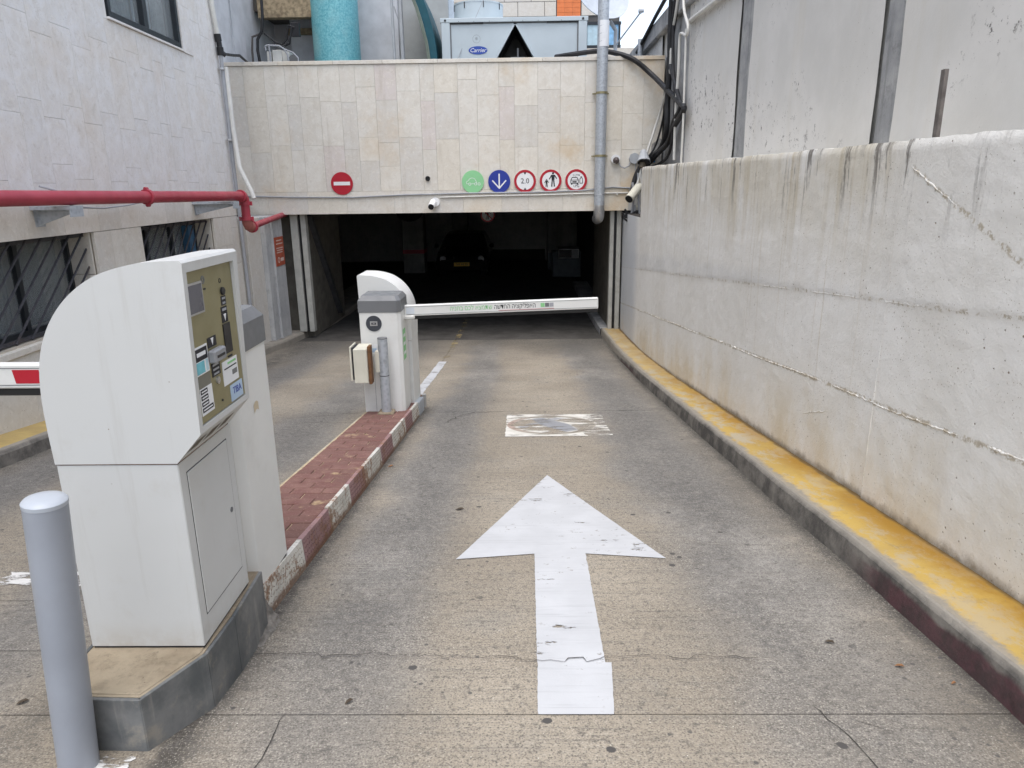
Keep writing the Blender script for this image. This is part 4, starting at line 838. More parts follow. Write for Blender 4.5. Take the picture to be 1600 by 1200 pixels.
cable([(1.896, 13.5, 1.205), (1.993, 13.5, 1.112), (2.11, 13.5, 1.157), (2.16, 13.5, 1.064), (2.067, 13.5, 1.031), (1.947, 13.5, 1.09), (1.921, 13.5, 1.159)], .02, RUBBER, 'small black cable coil tucked up under the portal above the two others')

# ------------------------------------------------------------------ things on the deck behind the portal
ch = thing('chiller_unit', 'big pale grey chiller with dark triangular opening standing above the portal', 'air chiller', (-.12, 16.5, 3.15))
CY = 15.2
c = MB().box(-1.54, -1.375, CY-.03, CY+.13, 3.15, 4.72).box(1.135, 1.30, CY-.03, CY+.13, 3.15, 4.72).box(-1.56, 1.32, CY-.035, CY+.14, 4.72, 4.80).box(-1.375, 1.135, CY-.025, CY+.1, 3.15, 3.3)
c.build('frame', CHILL, ch, bevel=.006)
cab_ = MB().box(-1.56, 1.32, CY+.14, CY+4.2, 4.72, 4.80).box(-1.5, 1.27, CY+1.2, CY+4.1, 3.15, 4.72); cab_.build('cabinet', CHILL, ch, bevel=.006)
ap = (-.10, 4.655)
def slope(x0, z): return x0
for pts, nm in (([(-1.355, 3.3), (-1.355, 4.70), (-.125, 4.70), (-.125, 4.64), (-.93, 3.3)], 'left'), ([(1.115, 3.3), (1.115, 4.70), (-.075, 4.70), (-.075, 4.64), (.73, 3.3)], 'right')):
    MB().prism(pts, 'y', CY+.012, CY+.05).build('panel', CHILL, ch, bevel=.004)
for s in (-1, 1): MB().prism([(-.10+s*.0, 4.68), (-.10+s*.05, 4.67), (-.10+s*.90, 3.3), (-.10+s*.83, 3.3)], 'y', CY-.012, CY+.03).build('opening_trim', CHILL, ch)
MB().prism([(-.95, 3.2), (-.1, 4.69), (.75, 3.2)], 'y', CY+.9, CY+.95).build('coil_recess', BLACK, ch)
for s in (-1, 1): MB().face([(-.1, CY+.05, 4.66), (-.1+s*.85, CY+.05, 3.2), (-.1+s*.85, CY+.93, 3.2), (-.1, CY+.93, 4.66)]).build('coil', BLACK, ch)
MB().tube([(-.05, CY+.3, 3.3), (-.05, CY+.3, 4.3)], .02, 8).box(-.2, .1, CY+.3, CY+.4, 4.1, 4.14).build('coil_pipe', GREYPVC, ch)
box('shadow_gap', -1.375, -.72, CY-.01, CY+.1, 4.695, 4.72, BLACK, ch); box('shadow_gap', .52, 1.135, CY-.01, CY+.1, 4.695, 4.72, BLACK, ch); box('shadow_gap', -.72, .52, CY+.001, CY+.1, 4.708, 4.72, GREYCAP, ch)
for x in (-1.362, 1.124): box('shadow_gap', x-.012, x+.012, CY-.002, CY+.1, 3.3, 4.69, GREYCAP, ch)
def fan(x, y):
    MB().tube([(x, y, 4.80), (x, y, 5.19)], .50, 36).build('fan_cowl', CHILL, ch, smooth=True)
    MB().tube([(x, y, 5.175), (x, y, 5.2)], .507, 36).build('cowl_rim', CHILL, ch, smooth=True)
    for k in range(8): a = 2*PI*k/8+.25; MB().box(-.006, .006, -.512, -.499, 5.07, 5.185).xf(Matrix.Translation((x, y, 0)) @ rot(a, 'Z')).build('cowl_clip', BLACK, ch)
fan(-.85, CY+.85); fan(.62, CY+2.9)
lg = MB().prism([(-.835+.185*math.cos(2*PI*k/32), 4.225+.075*math.sin(2*PI*k/32)) for k in range(32)], 'y', CY+.006, CY+.0125).build('badge', plain('badge blue', (.03, .07, .33), .35, .05), ch)
MB().merge(text_mb('Carrier', .105, (-.84, CY+.005, 4.223), (1, 0, 0), (0, 0, 1), .3)).build('lettering', WHT, lg)
MB().ring((-.86, CY+.0118, 4.43), 'y', .075, .071, .0012, 24).build('round_sticker', GREYCAP, ch); text_mb('®', .07, (-.86, CY+.011, 4.43), (1, 0, 0), (0, 0, 1)).build('sticker_print', GREYCAP, ch)
for x in (-1.46, 1.22): MB().cyl((x, CY-.045, 4.755), (x, CY-.03, 4.755), .022, 10).build('bolt', BLACK, ch)
for x in (-1.2, -.9, -.6, -.15, .05, .35, .8): MB().cyl((x, CY-.038, 4.735), (x, CY-.03, 4.735), .008, 6).build('screw', GREYCAP, ch)
w = MB().tube([(-1.27, CY-.05, 4.0), (-.80, CY+.2, 5.0), (-.2, CY+.6, 6.3)], .006, 5); tag(w.build('guy_wire', GREYPVC, loc=(-1, CY, 4.3)), 'thin wire slanting up in front of the chiller', 'wire')
# turquoise column and the recess left of it
co = MB().tube([(-3.79, 15.96, 3.15), (-3.79, 15.96, 7.5)], .475, 40); tag(co.build('round_column', MOSAIC, smooth=True, loc=(-3.79, 15.96, 3.15)), 'round column clad in turquoise mosaic standing above the portal', 'column')
PAINT = plain('whitewashed wall', (.56, .56, .575), .8, .1, 3, dirt=.25, dirtcol=(.3, .28, .25)); PGREY = plain('grey plaster', (.36, .365, .355), .85, .08, 3, dirt=.1)
ann = thing('rear_annex', 'whitewashed rear wall with an overhanging slab behind the turquoise column', 'building', (-4, 18, 3.15))
box('side_wall', -6.2, -5.45, 12.06, 18.5, 1.3, 9, PAINT, ann); box('rear_wall', -5.45, -4.95, 17.2, 17.6, 3.15, 5.4, PAINT, ann); box('rear_wall', -4.95, -2.9, 18.6, 18.9, 3.15, 9, PAINT, ann)
box('rear_wall', -2.62, -1.55, 16.8, 17.0, 3.15, 6.0, PGREY, ann); box('rear_wall', -4.95, -2.62, 16.7, 16.9, 3.15, 5.8, PAINT, ann)
OLDW = plain('old timber fascia', (.30, .235, .15), .85, .35, 12, dirt=.5, dirtcol=(.09, .06, .04))
box('overhang_fascia', -5.3, -4.2, 15.75, 15.95, 4.98, 5.5, OLDW, ann, bevel=.01); box('overhang_slab', -3.3, -2.0, 17.0, 17.5, 5.22, 5.4, plain('dark soffit', (.10, .09, .08), .9), ann); box('overhang_slab', -5.44, -4.2, 15.96, 18.5, 5.15, 5.4, plain('dark soffit', (.10, .09, .08), .9), ann)
box('soffit_beam', -5.0, -4.2, 16.6, 16.75, 4.83, 4.95, OLDW, ann)
ps = thing('scaffold_post', 'pair of thin grey steel posts right of the turquoise column', 'post', (-2.5, 15.6, 3.15))
for x in (-2.53, -2.36): MB().tube([(x, 15.5, 3.15), (x-.01, 15.5, 6.5)], .028 if x < -2.4 else .04, 10).build('pole', GRL, ps, smooth=True)
MB().tube([(-2.5, 15.52, 5.1), (-2.37, 15.52, 4.7), (-2.37, 15.52, 4.3)], .012, 6).tube([(-2.42, 15.5, 4.05), (-2.36, 15.5, 4.3)], .018, 6).build('stay', GREYPVC, ps, smooth=True)
TEAL = plain('teal painted frame', (.008, .07, .095), .5, .1)
def arc(r): return [(-2.62+r*math.cos(a), 4.2+r*1.5*math.sin(a)) for a in [k*PI/2/14 for k in range(15)]]
tf = MB().prism([(-1.66+.02, 3.15)]+[(-1.63, 3.9)]+[(-1.63-.30*t*t-.02*t, 4.0+1.35*t) for t in [k/10 for k in range(11)]]+[(-2.12-.02, 5.35)]+[(-1.77-.30*t*t-.05*t, 4.0+1.35*t) for t in [k/10 for k in range(10, -1, -1)]]+[(-1.76, 3.15)], 'y', 15.05, 16.8)
tag(tf.build('teal_frame', TEAL, smooth=False, loc=(-1.7, 15.2, 3.15)), 'curved dark teal frame beside the left end of the chiller', 'frame')
gt = MB()
for k in range(3): gt.tube([(-1.80+.02*k, 15.02, 4.0), (-1.84+.02*k, 15.0, 4.35), (-1.93+.02*k, 15.0, 4.7), (-2.0+.02*k, 15.0, 4.95), (-2.14+.02*k, 15.0, 5.3)], .012, 6)
tag(gt.build('cable', plain('grey green sleeve', (.16, .19, .16), .7), smooth=True, loc=(-1.85, 15, 4.3)), 'grey green cables clipped along the inner edge of the teal frame', 'cable')
lp = box('light_panel', -1.78, -1.45, 17.0, 17.2, 3.15, 7, plain('pale blue panel', (.50, .56, .62), .6)); tag(lp, 'pale blue upright panel between the teal frame and the tiled building', 'panel')
# small condenser unit
ac = thing('condenser_unit', 'small white outdoor unit under grey pipework left of the turquoise column', 'air conditioner', (-4.85, 15.3, 3.5))
box('casing', -4.92, -4.74, 15.25, 15.6, 3.5, 4.30, PVC, ac, bevel=.008); box('casing', -5.02, -4.94, 15.22, 15.6, 3.5, 4.27, PVC, ac, bevel=.008); box('side_grille', -4.945, -4.915, 15.3, 15.6, 3.5, 4.26, CURTD, ac)
box('casing', -4.74, -4.60, 15.3, 15.6, 3.5, 4.29, PVC, ac, bevel=.008); MB().cyl((-4.52, 15.3, 4.12), (-4.52, 15.4, 4.12), .1, 18).build('fan', GREYCAP, ac, smooth=True)
pw = MB().tube([(-5.02, 15.2, 4.28), (-5.03, 15.2, 4.36), (-4.98, 15.2, 4.375), (-4.75, 15.2, 4.36), (-4.66, 15.2, 4.30), (-4.6, 15.2, 4.2), (-4.58, 15.2, 3.9)], .018, 8).tube([(-4.95, 15.19, 4.36), (-4.94, 15.2, 3.8)], .016, 8).tube([(-4.66, 15.2, 4.3), (-4.5, 15.2, 4.24), (-4.40, 15.2, 4.14), (-4.38, 15.2, 3.8)], .016, 8).build('pipework', GREYPVC, ac, smooth=True)
def dcable(pts, r, label, m=RUBBER): tag(MB().tube(pts, r, 8).build('cable', m, smooth=True, loc=pts[1]), label, 'cable', 'cables on the rear wall')
dcable([(-5.05, 15.35, 5.6), (-5.06, 15.3, 4.9), (-5.1, 15.3, 4.65), (-5.2, 15.3, 4.5), (-5.22, 15.3, 4.3), (-5.18, 15.3, 3.9)], .03, 'thick black cable hanging down left of the condenser unit')
dcable([(-5.1, 15.32, 4.62), (-5.3, 15.3, 4.55), (-5.33, 15.3, 4.3), (-5.34, 15.3, 3.9)], .022, 'dark cable looping down nearest the white wall', plain('grey rubber', (.09, .08, .075), .6))
dcable([(-5.07, 15.34, 4.62), (-4.85, 15.3, 4.45), (-4.72, 15.3, 4.4), (-4.62, 15.3, 4.5), (-4.56, 15.3, 4.75), (-4.45, 15.3, 4.7)], .02, 'black cable sagging above the condenser unit')
dcable([(-4.68, 15.3, 4.38), (-4.58, 15.3, 4.42), (-4.53, 15.3, 4.6), (-4.5, 15.3, 4.72)], .024, 'short dark cable rising to the black box by the turquoise column')
tag(MB().box(-4.52, -4.36, 15.3, 15.4, 4.55, 4.8).build('switch_box', BLACK, bevel=.006, loc=(-4.45, 15.3, 4.6)), 'black switch box on the rear wall by the turquoise column', 'box')
tag(MB().tube([(-5.30, 14.3, 3.6), (-5.42, 14.6, 4.6), (-5.44, 14.65, 5.2)], .008, 5).build('wire', GREYPVC, loc=(-5.4, 14.6, 4)), 'thin wire slanting down the white wall above the portal', 'wire')
# buildings farther back
FT = mat_stone('beige facade panel', [(0, (.60, .55, .48)), (.4, (.62, .585, .53)), (.75, (.57, .545, .51))], .1, 0)
tb = thing('tiled_building', 'beige panel clad building with an orange strip behind the chiller', 'building', (0, 24, 3))
box('wall_core', -6, 3.05, 24.03, 32, 3.16, 12, plain('dark facade joint', (.10, .095, .09), .9), tb)
for r in range(6):
    z0 = 5.05+r*.40 if r else 4.6
    z0 = 5.0+.41*r; off = .41*(r % 2)
    for k in range(8):
        a = -3.35+off+.82*k; b = a+.82
        if a > 2.2: continue
        b = min(b, 3.05)
        if z0 < 6.6 and b > 1.9: continue
        if z0 > 6.5 and b > 1.12 and a < 1.86:
            if a < 1.1: box('facade_panel', a+.008, 1.10, 24, 24.03, z0+.008, z0+.402, FT, tb)
            if b > 1.88: box('facade_panel', 1.88, b-.008, 24, 24.03, z0+.008, z0+.402, FT, tb)
            continue
        box('facade_panel', a+.008, b-.008, 24, 24.03, z0+.008, z0+.402, FT, tb)
ORT = plain('orange facade tile', (.68, .19, .06), .55, .08, 5)
for i in range(3):
    for j in range(6): x = 1.13+.24*i; z = 6.60+.135*j; box('orange_tile', x, x+.235, 23.985, 24.03, z, z+.13, ORT, tb)
MB().box(1.98, 3.1, 23.97, 24.05, 5.72, 5.80).box(1.98, 3.1, 23.97, 24.05, 6.38, 6.46).box(3.02, 3.08, 23.965, 24.05, 5.8, 6.38).box(2.02, 2.06, 23.965, 24.05, 5.8, 6.38).build('window', BLKFR, tb)
BW = plain('blue blind', (.22, .42, .62), .5, .25, 6); box('pane', 2.06, 2.5, 24.0, 24.03, 5.8, 6.38, plain('pale blind', (.42, .55, .60), .4, .1), tb); box('pane', 2.5, 3.02, 24.0, 24.03, 5.8, 6.38, BW, tb)
box('ledge', 1.9, 3.6, 23.9, 24.4, 5.2, 5.70, FT, tb)
# satellite dish
sd = thing('satellite_dish', 'large pale satellite dish partly behind the spiral duct against the white sky', 'dish', (2.35, 19, 4.5))
dc = Vector((1.93, 19, 6.0)); dm = MB(); fw = Vector((.35, -.8, .45)).normalized(); uu = fw.orthogonal().normalized(); vv = fw.cross(uu)
prof = [(0, 0), (.22, .015), (.44, .06), (.66, .135), (.70, .15), (.70, .13), (.44, .04), (0, -.02)]
n = 36; rings = [[dc+fw*h+(uu*math.cos(2*PI*k/n)+vv*math.sin(2*PI*k/n))*max(r, .001) for k in range(n)] for r, h in prof]
for A, B in zip(rings, rings[1:]):
    for k in range(n): dm.face([A[k], A[(k+1) % n], B[(k+1) % n], B[k]])
dm.build('reflector', plain('dish grey', (.40, .43, .46), .5, .05), sd, smooth=True)
lo = Vector((2.84, 18.5, 5.55))
MB().tube([Vector((2.35, 19.1, 4.95)), lo], .02, 8).build('feed_arm', GRL, sd)
MB().tube([lo+Vector((-.05, 0, .03)), lo+Vector((.07, 0, .03))], .045, 10).box(lo.x-.02, lo.x+.02, lo.y-.02, lo.y+.02, lo.z-.04, lo.z+.03).build('feed_horn', GRL, sd)
MB().tube([(2.35, 19.2, 3.15), (2.35, 19.2, 5.3), (2.2, 19.15, 5.5)], .05, 10).build('mast', GRL, sd)
fb = thing('far_building', 'pale ribbed building with blue windows beyond the end of the boundary wall', 'building', (7.3, 40, 0))
box('wall_core', 6.9, 9.6, 40.05, 44, 0, 9.3, plain('far pale wall', (.56, .54, .47), .8, .05), fb)
for k in range(7): box('wall_rib', 6.95+.36*k, 7.28+.36*k, 40, 40.05, 7.7, 9.28, plain('far pale wall', (.56, .54, .47), .8, .05), fb)
box('window', 7.05, 7.5, 39.97, 40.05, 6.4, 7.55, BW, fb); box('window', 7.75, 8.6, 39.97, 40.05, 6.4, 7.55, BW, fb)
pp = MB().tube([(2.95, 16.5, 4.3), (2.95, 16.5, 5.0)], .05, 8); pp = MB().tube([(2.47, 16.0, 3.15), (2.47, 16.0, 4.52)], .05, 8); tag(pp.build('vent_pipe', GALV, smooth=True, loc=(2.47, 16, 3.15)), 'short grey vent pipe standing behind the portal by the sloping coping', 'pipe')
tag(MB().tube([(2.48, 16.5, 4.35), (2.50, 15.5, 4.5), (2.50, 14.5, 4.62), (2.45, 13.2, 4.66), (2.45, 12.3, 4.7)], .035, 8).build('cable', RUBBER, smooth=True, loc=(2.5, 15, 4.5)), 'black cable draped along the coping of the boundary wall', 'cable')

# ------------------------------------------------------------------ traffic island
isl = thing('traffic_island', 'narrow brick paved island with red and white kerb between the two lanes', 'island', (-1.33, 4.8, -.4))
MB().grid(1, 40, lambda a, b: (-1.545+.41*a, 2.49+5.1*b, rz(2.49+5.1*b)+.1345)).build('bedding', plain('sandy joint', (.46, .37, .23), .95, .3, 20, dirt=.5, dirtcol=(.12, .09, .06)), isl)
def lbx(x0, x1, y0, y1, h0, h1, name, m, bevel, j=0):  # box that follows the slope
    i = MB(); i.box(x0, x1, y0, y1, 0, 1); i.v = [Vector((p.x, p.y, rz(p.y)+(h0 if p.z < .5 else h1)+j)) for p in i.v]; return i.build(name, m, isl, bevel=bevel)
y = 2.99; k = 0
PJ = plain('', (0, 0, 0)) if False else None
while y < 7.55:
    x = -1.50; d = .107
    cuts = [-1.532, -1.33, -1.126] if k % 2 == 0 else [-1.532, -1.425, -1.235, -1.126]
    for a, b in zip(cuts, cuts[1:]): lbx(a+.0025, b-.0025, y+.0025, y+d-.0025, .10, .142+random.uniform(-.003, .003), 'paver', PAVER, .004)
    y += d; k += 1
KSTUD = (plain('rust shade stud', (.26, .22, .17), .8, .4, 40), plain('dark stud', (.13, .06, .06), .8, .4, 40))  # stud colours hold both rust and the painted shade of the dents
KB = [2.54, 3.147, 3.63, 4.10, 4.52, 5.08, 5.56, 6.22, 6.62, 7.05]
for k, (a, b) in enumerate(zip(KB, KB[1:])):
    m = KWHITE if k % 2 == 0 else KRED
    mb = MB().box(-1.122, -1.098, a+.004, b-.004, 0, 1); sm = MB()
    mb.v = [Vector((p.x+(.012 if p.z < .5 else 0)+random.uniform(-.002, .002), p.y, rz(p.y)+(-.02 if p.z < .5 else .152+random.uniform(-.004, .004)))) for p in mb.v]
    # raised studs of the chequer plate face
    ks = mb.build('kerb_stone', m, isl); ny = int((b-a)/.030)
    for i in range(ny):
        for r in range(5):
            yy = a+.02+(i+.5*(r % 2))*.030; h = .022+r*.026
            if yy > b-.018: continue
            xc = -1.0965+.012*(1-h/.15); z = rz(yy)+h; s = 1 if (i+r) % 2 else -1
            o = [(xc, yy-.008, z-.005*s-.002), (xc, yy+.008, z+.005*s-.002), (xc, yy+.008, z+.005*s+.002), (xc, yy-.008, z-.005*s+.002)]
            t = (xc+.003, yy, z)
            for p_, q_ in zip(o, o[1:]+o[:1]): sm.face([p_, q_, t])
    sm.build('stud_pattern', KSTUD[k % 2], ks)
for a, b in zip([2.49, 3.2, 4.0, 4.9, 5.8, 6.7], [3.2, 4.0, 4.9, 5.8, 6.7, 7.6]): lbx(-1.56, -1.535, a+.003, b-.003, -.03, .134, 'kerb_stone', mat_conc('sandy kerb edge', (.34, .29, .21), (.46, .41, .33), .3), .006)
lbx(-1.135, -1.085, 7.056, 7.40, -.03, .148, 'end_plate', GALV, .004)
lbx(-1.56, -1.09, 7.56, 7.62, -.03, .146, 'end_stone', CONC2, .006)
pts = []
mo = MB()   # rough mortar where the plinth meets the kerb
def mort(a, b):
    y = 2.38+.22*a; h = .13*(1-b)**1.2
    return (-1.10+.085*b+fn(y*9, b*4, 0, 2.3)*.010, y, rz(y)+h*(.5+.5*a)+fn(y*11, b*7, 3, 2.5)*.010-.015*b)
mo.grid(12, 9, mort); mo.build('mortar', plain('broken mortar', (.19, .175, .155), .95, .45, 16, bump=.6, bscale=40, dirt=.5, dirtcol=(.06, .05, .045)), isl, smooth=False)
# plinth under the ticket machine
pl = thing('machine_plinth', 'low concrete plinth faced with grey slate under the ticket machine', 'plinth', (-1.3, 2.1, -.03))
ZP = .178; out = [(-1.405, 1.785), (-1.158, 1.778), (-1.048, 2.0), (-1.040, 2.21), (-1.052, 2.52)]
MB().prism([(-1.395, 1.80), (-1.165, 1.793), (-1.063, 2.0), (-1.055, 2.21), (-1.065, 2.52), (-1.45, 2.52), (-1.45, 2.0)], 'z', -.14, ZP-.001).build('plinth_core', PLINTHTOP, pl)
MB().prism([(-1.385, 1.81), (-1.17, 1.803), (-1.073, 2.0), (-1.065, 2.21), (-1.075, 2.50), (-1.445, 2.50), (-1.445, 2.0)], 'z', ZP-.004, ZP+.003).build('cement_top', PLINTHTOP, pl, bevel=.002)
def plate(a, b, z0, z1a, t=.013):
    d = Vector((b[0]-a[0], b[1]-a[1])).normalized(); n_ = Vector((d.y, -d.x)); g = d*.0015
    A, B = Vector(a)+g, Vector(b)-g
    MB().prism([tuple(A), tuple(B), tuple(B-n_*t), tuple(A-n_*t)], 'z', z0, z1a).build('slate_slab', SLATE, pl, bevel=.0015)
for a, b in zip(out, out[1:]): plate(a, b, rz(max(a[1], b[1]))-.03, ZP)
plate((-1.465, 2.52), (-1.465, 2.0), -.12, ZP); plate((-1.465, 2.0), (-1.405, 1.785), -.05, ZP)

# ------------------------------------------------------------------ ticket machine
def catmull(P, n=5):
    out = []
    for k in range(len(P)-1):
        a, b, c, d = [Vector(P[max(0, min(len(P)-1, k+q))]) for q in (-1, 0, 1, 2)]
        for s in range(n): t = s/n; out.append(tuple(.5*((2*b)+(c-a)*t+(2*a-5*b+4*c-d)*t*t+(3*b-a-3*c+d)*t**3)))
    return out+[tuple(P[-1])]
CURVE = catmull([(-.190, .659), (-.193, .79), (-.190, .89), (-.174, .99), (-.138, 1.079), (-.083, 1.154), (-.017, 1.209), (.055, 1.245), (.161, 1.270), (.279, 1.276)], 4)
def ticket_machine(label, loc, rz_, scale, ENAMEL=ENAMEL):
    t = thing('ticket_machine', label, 'ticket machine', loc, rz_, 'white ticket machines on the island', scale)
    B = lambda mb, name, m, p=None, **k: mb.build(name, m, p or t, local=True, **k)
    B(MB().box(-.189, .189, -.198, .2, .007, .655), 'body', ENAMEL, bevel=.003); B(MB().box(-.184, .184, -.193, .195, -.002, .0075), 'base_gap_shadow', INK)  # thin black box paints the contact shadow under the machine
    full = CURVE+[(.287, 1.268), (.274, .752), (.190, .659)]
    mid = CURVE+[(.287, 1.268), (.286, 1.240), (.270, 1.238), (.262, .775), (.274, .771), (.274, .752), (.190, .659)]
    h = MB().prism(full, 'y', -.2015, -.178).prism(mid, 'y', -.178, .168).prism(full, 'y', .168, .2)
    hd = B(h, 'head', ENAMEL, smooth=True)
    B(MB().box(-.186, .187, -.196, .196, .650, .664), 'seam', RUST, hd)
    pn = B(MB().box(.252, .2735, -.1765, .1665, .777, 1.2365), 'control_panel', OLIVE)
    X = .2738
    def q(name, y0, y1, z0, z1, m, th=.0012, p=pn, x=X): return B(MB().box(x-.001, x+th, y0, y1, z0, z1), name, m, p)
    q('screen_frame', -.176, -.070, 1.108, 1.203, SILVER, .004); q('screen', -.172, -.076, 1.114, 1.197, plain('dull screen', (.10, .10, .115), .25, .1), .0052)
    B(MB().cyl((X-.002, .078, 1.150), (X+.006, .078, 1.150), .013, 14).cyl((X, .092, 1.150), (X+.004, .092, 1.150), .006, 10), 'call_button', BLACK, pn, smooth=True)
    B(MB().ring((X+.0008, .07, 1.185), 'x', .008, .0055, -.001, 14), 'button_symbol', INK, pn)
    B(MB().ring((X+.0008, -.052, 1.203), 'x', .013, .0095, -.001, 16).ring((X+.0008, -.052, 1.203), 'x', .007, .0045, -.001, 12), 'emblem', GREYCAP, pn); q('print_line', -.054, -.040, 1.172, 1.177, INK)
    def label_(y0, y1, z0, z1, rows, bgm=INK, fg=GREYPVC):
        b = q('instruction_label', y0, y1, z0, z1, bgm)
        for r in range(rows):
            zc = z1-(r+.5)*(z1-z0)/rows; hh = (z1-z0)/rows*.22
            q('print_line', y0+(y1-y0)*random.uniform(.1, .25), y1-(y1-y0)*random.uniform(.1, .2), zc-hh, zc+hh, fg, .0018, b)
    label_(.062, .098, 1.104, 1.134, 2); label_(.052, .098, 1.081, 1.100, 1)
    def tri(yc, zc, s): B(MB().prism([(yc-s, zc+s), (yc+s, zc+s), (yc, zc-s*1.3)], 'x', X, X+.002), 'arrow_symbol', STICKW, pn)
    q('arrow_label', .052, .098, 1.048, 1.080, INK); tri(.075, 1.066, .010)
    q('card_slot', .050, .104, .946, 1.044, BLACK, .003); q('print_line', .062, .098, .930, .936, INK)
    q('arrow_label', -.075, -.012, .992, 1.024, INK); tri(-.042, 1.010, .010)
    B(MB().box(X, X+.024, -.085, .004, .945, .986), 'ticket_slot', plain('grey slot housing', (.25, .255, .265), .4), pn, bevel=.005)
    B(MB().box(X+.022, X+.0255, -.068, -.012, .960, .968), 'slot_gap', BLACK, pn)
    label_(-.070, -.008, .897, .940, 3)
    s1 = q('sticker', -.176, -.083, .925, 1.012, STICKW); q('print_band', -.172, -.088, .968, 1.006, INK, .0018, s1); q('picture', -.172, -.115, .929, .965, TEALP, .0018, s1); q('picture', -.105, -.09, .93, .965, plain('pale teal', (.45, .62, .68), .5), .0018, s1)
    q('print_line', -.160, -.100, .982, .994, STICKW, .0024, s1)
    q('blank_plate', -.176, -.085, .872, .922, plain('grey plate', (.20, .20, .17), .4, .05, metal=.4), .001)
    B(MB().cyl((X, -.036, .880), (X+.005, -.036, .880), .012, 16), 'lock', SILVER, pn, smooth=True); B(MB().cyl((X, -.02, .808), (X+.003, -.02, .808), .004, 8), 'screw', INK, pn)
    s2 = q('sticker', -.170, -.084, .800, .884, STICKW)
    for r in range(4): q('print_band', -.166, -.118 if r < 3 else -.09, .866-r*.019, .880-r*.019, INK, .0018, s2); q('print_line', -.160, -.124 if r < 3 else -.098, .871-r*.019, .875-r*.019, STICKW, .0024, s2)
    s3 = q('sticker', .008, .130, .845, .925, STICKW); q('print_line', .05, .118, .910, .917, GREENT, .0018, s3); q('print_line', .02, .12, .897, .901, INK, .0018, s3); q('print_line', .08, .12, .868, .885, GREYCAP, .0018, s3)
    s4 = q('sticker', .050, .150, .780, .836, STICKB)
    text_mb('TIBA', .034, (X+.0014, .103, .812), (0, 1, 0), (0, 0, 1), 0).build('lettering', BLUES, s4, local=True)
    # sloping underside with three slots
    d = Vector((.274-.190, 0, .752-.659)); L = d.length; d.normalize(); nn = Vector((d.z, 0, -d.x))
    for y0 in (-.155, -.045, .065):
        o = Vector((.190, 0, .659))+nn*.0008
        P = [o+d*L*.30+Vector((0, y0-.03, 0)), o+d*L*.30+Vector((0, y0+.045, 0)), o+d*L*.70+Vector((0, y0+.055, 0)), o+d*L*.70+Vector((0, y0-.02, 0))]
        B(MB().face(P), 'coin_chute', plain('dim brown slot', (.12, .10, .07), .6), hd)
    # service door
    B(MB().box(.186, .1895, -.153, .158, .098, .612), 'door_gap', INK)
    dr = B(MB().box(.186, .1915, -.1495, .1545, .1015, .6085), 'service_door', ENAMEL, bevel=.002)
    B(MB().tube([(.190, .124, .350), (.194, .124, .350)], .0095, 14), 'door_lock', GREYCAP, dr, smooth=True)
    return t
ticket_machine('white ticket machine with rounded back and olive control panel in the foreground', (-1.255, 2.222, ZP+.003), 0, 1.0)
ticket_machine('white ticket machine facing the left lane behind the far barrier cabinet', (-1.335, 7.27, rz(7.25)+.115), PI, 1.08, ENAMELB)

# ------------------------------------------------------------------ barrier cabinets and arms
def cabinet(label, x, y, z, z_extra=0):
    t = thing('barrier_cabinet', label, 'barrier cabinet', (x, y, z), 0, 'barrier cabinets on the island')
    ch_ = .035; P = [(-.195, -.2), (.195-ch_, -.2), (.195, -.2+ch_), (.195, .2-ch_), (.195-ch_, .2), (-.195, .2)]
    MB().prism(P, 'z', .0, 1.005).build('body', ENAMELB, t, local=True, bevel=.003)
    MB().prism([(a*.985, b*.985) for a, b in P], 'z', -.03, .002).build('base_shadow', BLACK, t, local=True)
    P2 = [(a*1.03, b*1.03) for a, b in P]; cpm = MB().prism(P2, 'z', 1.006, 1.115)
    i = len(cpm.v); cpm.v += [Vector((a, b, 1.1151)) for a, b in P2]+[Vector((a*.86, b*.80, 1.158)) for a, b in P2]; n = len(P2)
    cpm.f += [(i+k, i+(k+1) % n, i+n+(k+1) % n, i+n+k) for k in range(n)]+[tuple(range(i+n, i+2*n)), tuple(range(i+n-1, i-1, -1))]
    cpm.build('cap', GREYCAP, t, local=True)
    return t
c1 = cabinet('white barrier cabinet with grey cap close behind the foreground ticket machine', -1.297, 2.782, rz(2.78)+.148)
MB().grid(3, 2, lambda a, b: (.1965, -.03+.05*a, .74+.035*b+.012*math.sin(a*3))).build('paint_scuff', plain('brown scuff', (.50, .42, .30), .7), c1, local=True)
c2 = cabinet('white barrier cabinet with round reader and grey cap in the middle of the island', -1.35, 6.81, rz(6.81)+.138)
D_ = plain('dark reader', (.05, .055, .065), .35)
rd = MB().cyl((-.06, -.2015, .90), (-.06, -.206, .90), .075, 32).build('card_reader', D_, c2, local=True)
MB().box(-.095, -.025, -.2085, -.2055, .878, .922).build('reader_symbol', SILVER, rd, local=True); MB().box(-.083, -.037, -.2095, -.208, .89, .91).build('symbol_inset', D_, rd, local=True); MB().box(-.07, -.05, -.2102, -.209, .897, .903).build('symbol_dash', SILVER, rd, local=True)
MB().box(.1955, .1965, -.12, .02, .52, .82).build('green_sticker', GREENT, c2, local=True)
for z in (.57, .66, .74): MB().box(.196, .1972, -.10, .0, z, z+.03).build('print_line', STICKW, c2, local=True)
MB().box(-.14, .05, -.2012, -.2, .60, .70).build('worn_sticker', STICKW, c2, local=True); MB().box(-.13, -.05, -.2018, -.2005, .62, .66).build('print_line', STICKB, c2, local=True)
for a in (-.085, ): MB().box(a-.0015, a+.0015, -.2008, -.19, 0, .58).build('seam', GREYCAP, c2, local=True)
RUBS = plain('black edge strip', (.02, .02, .02), .5)
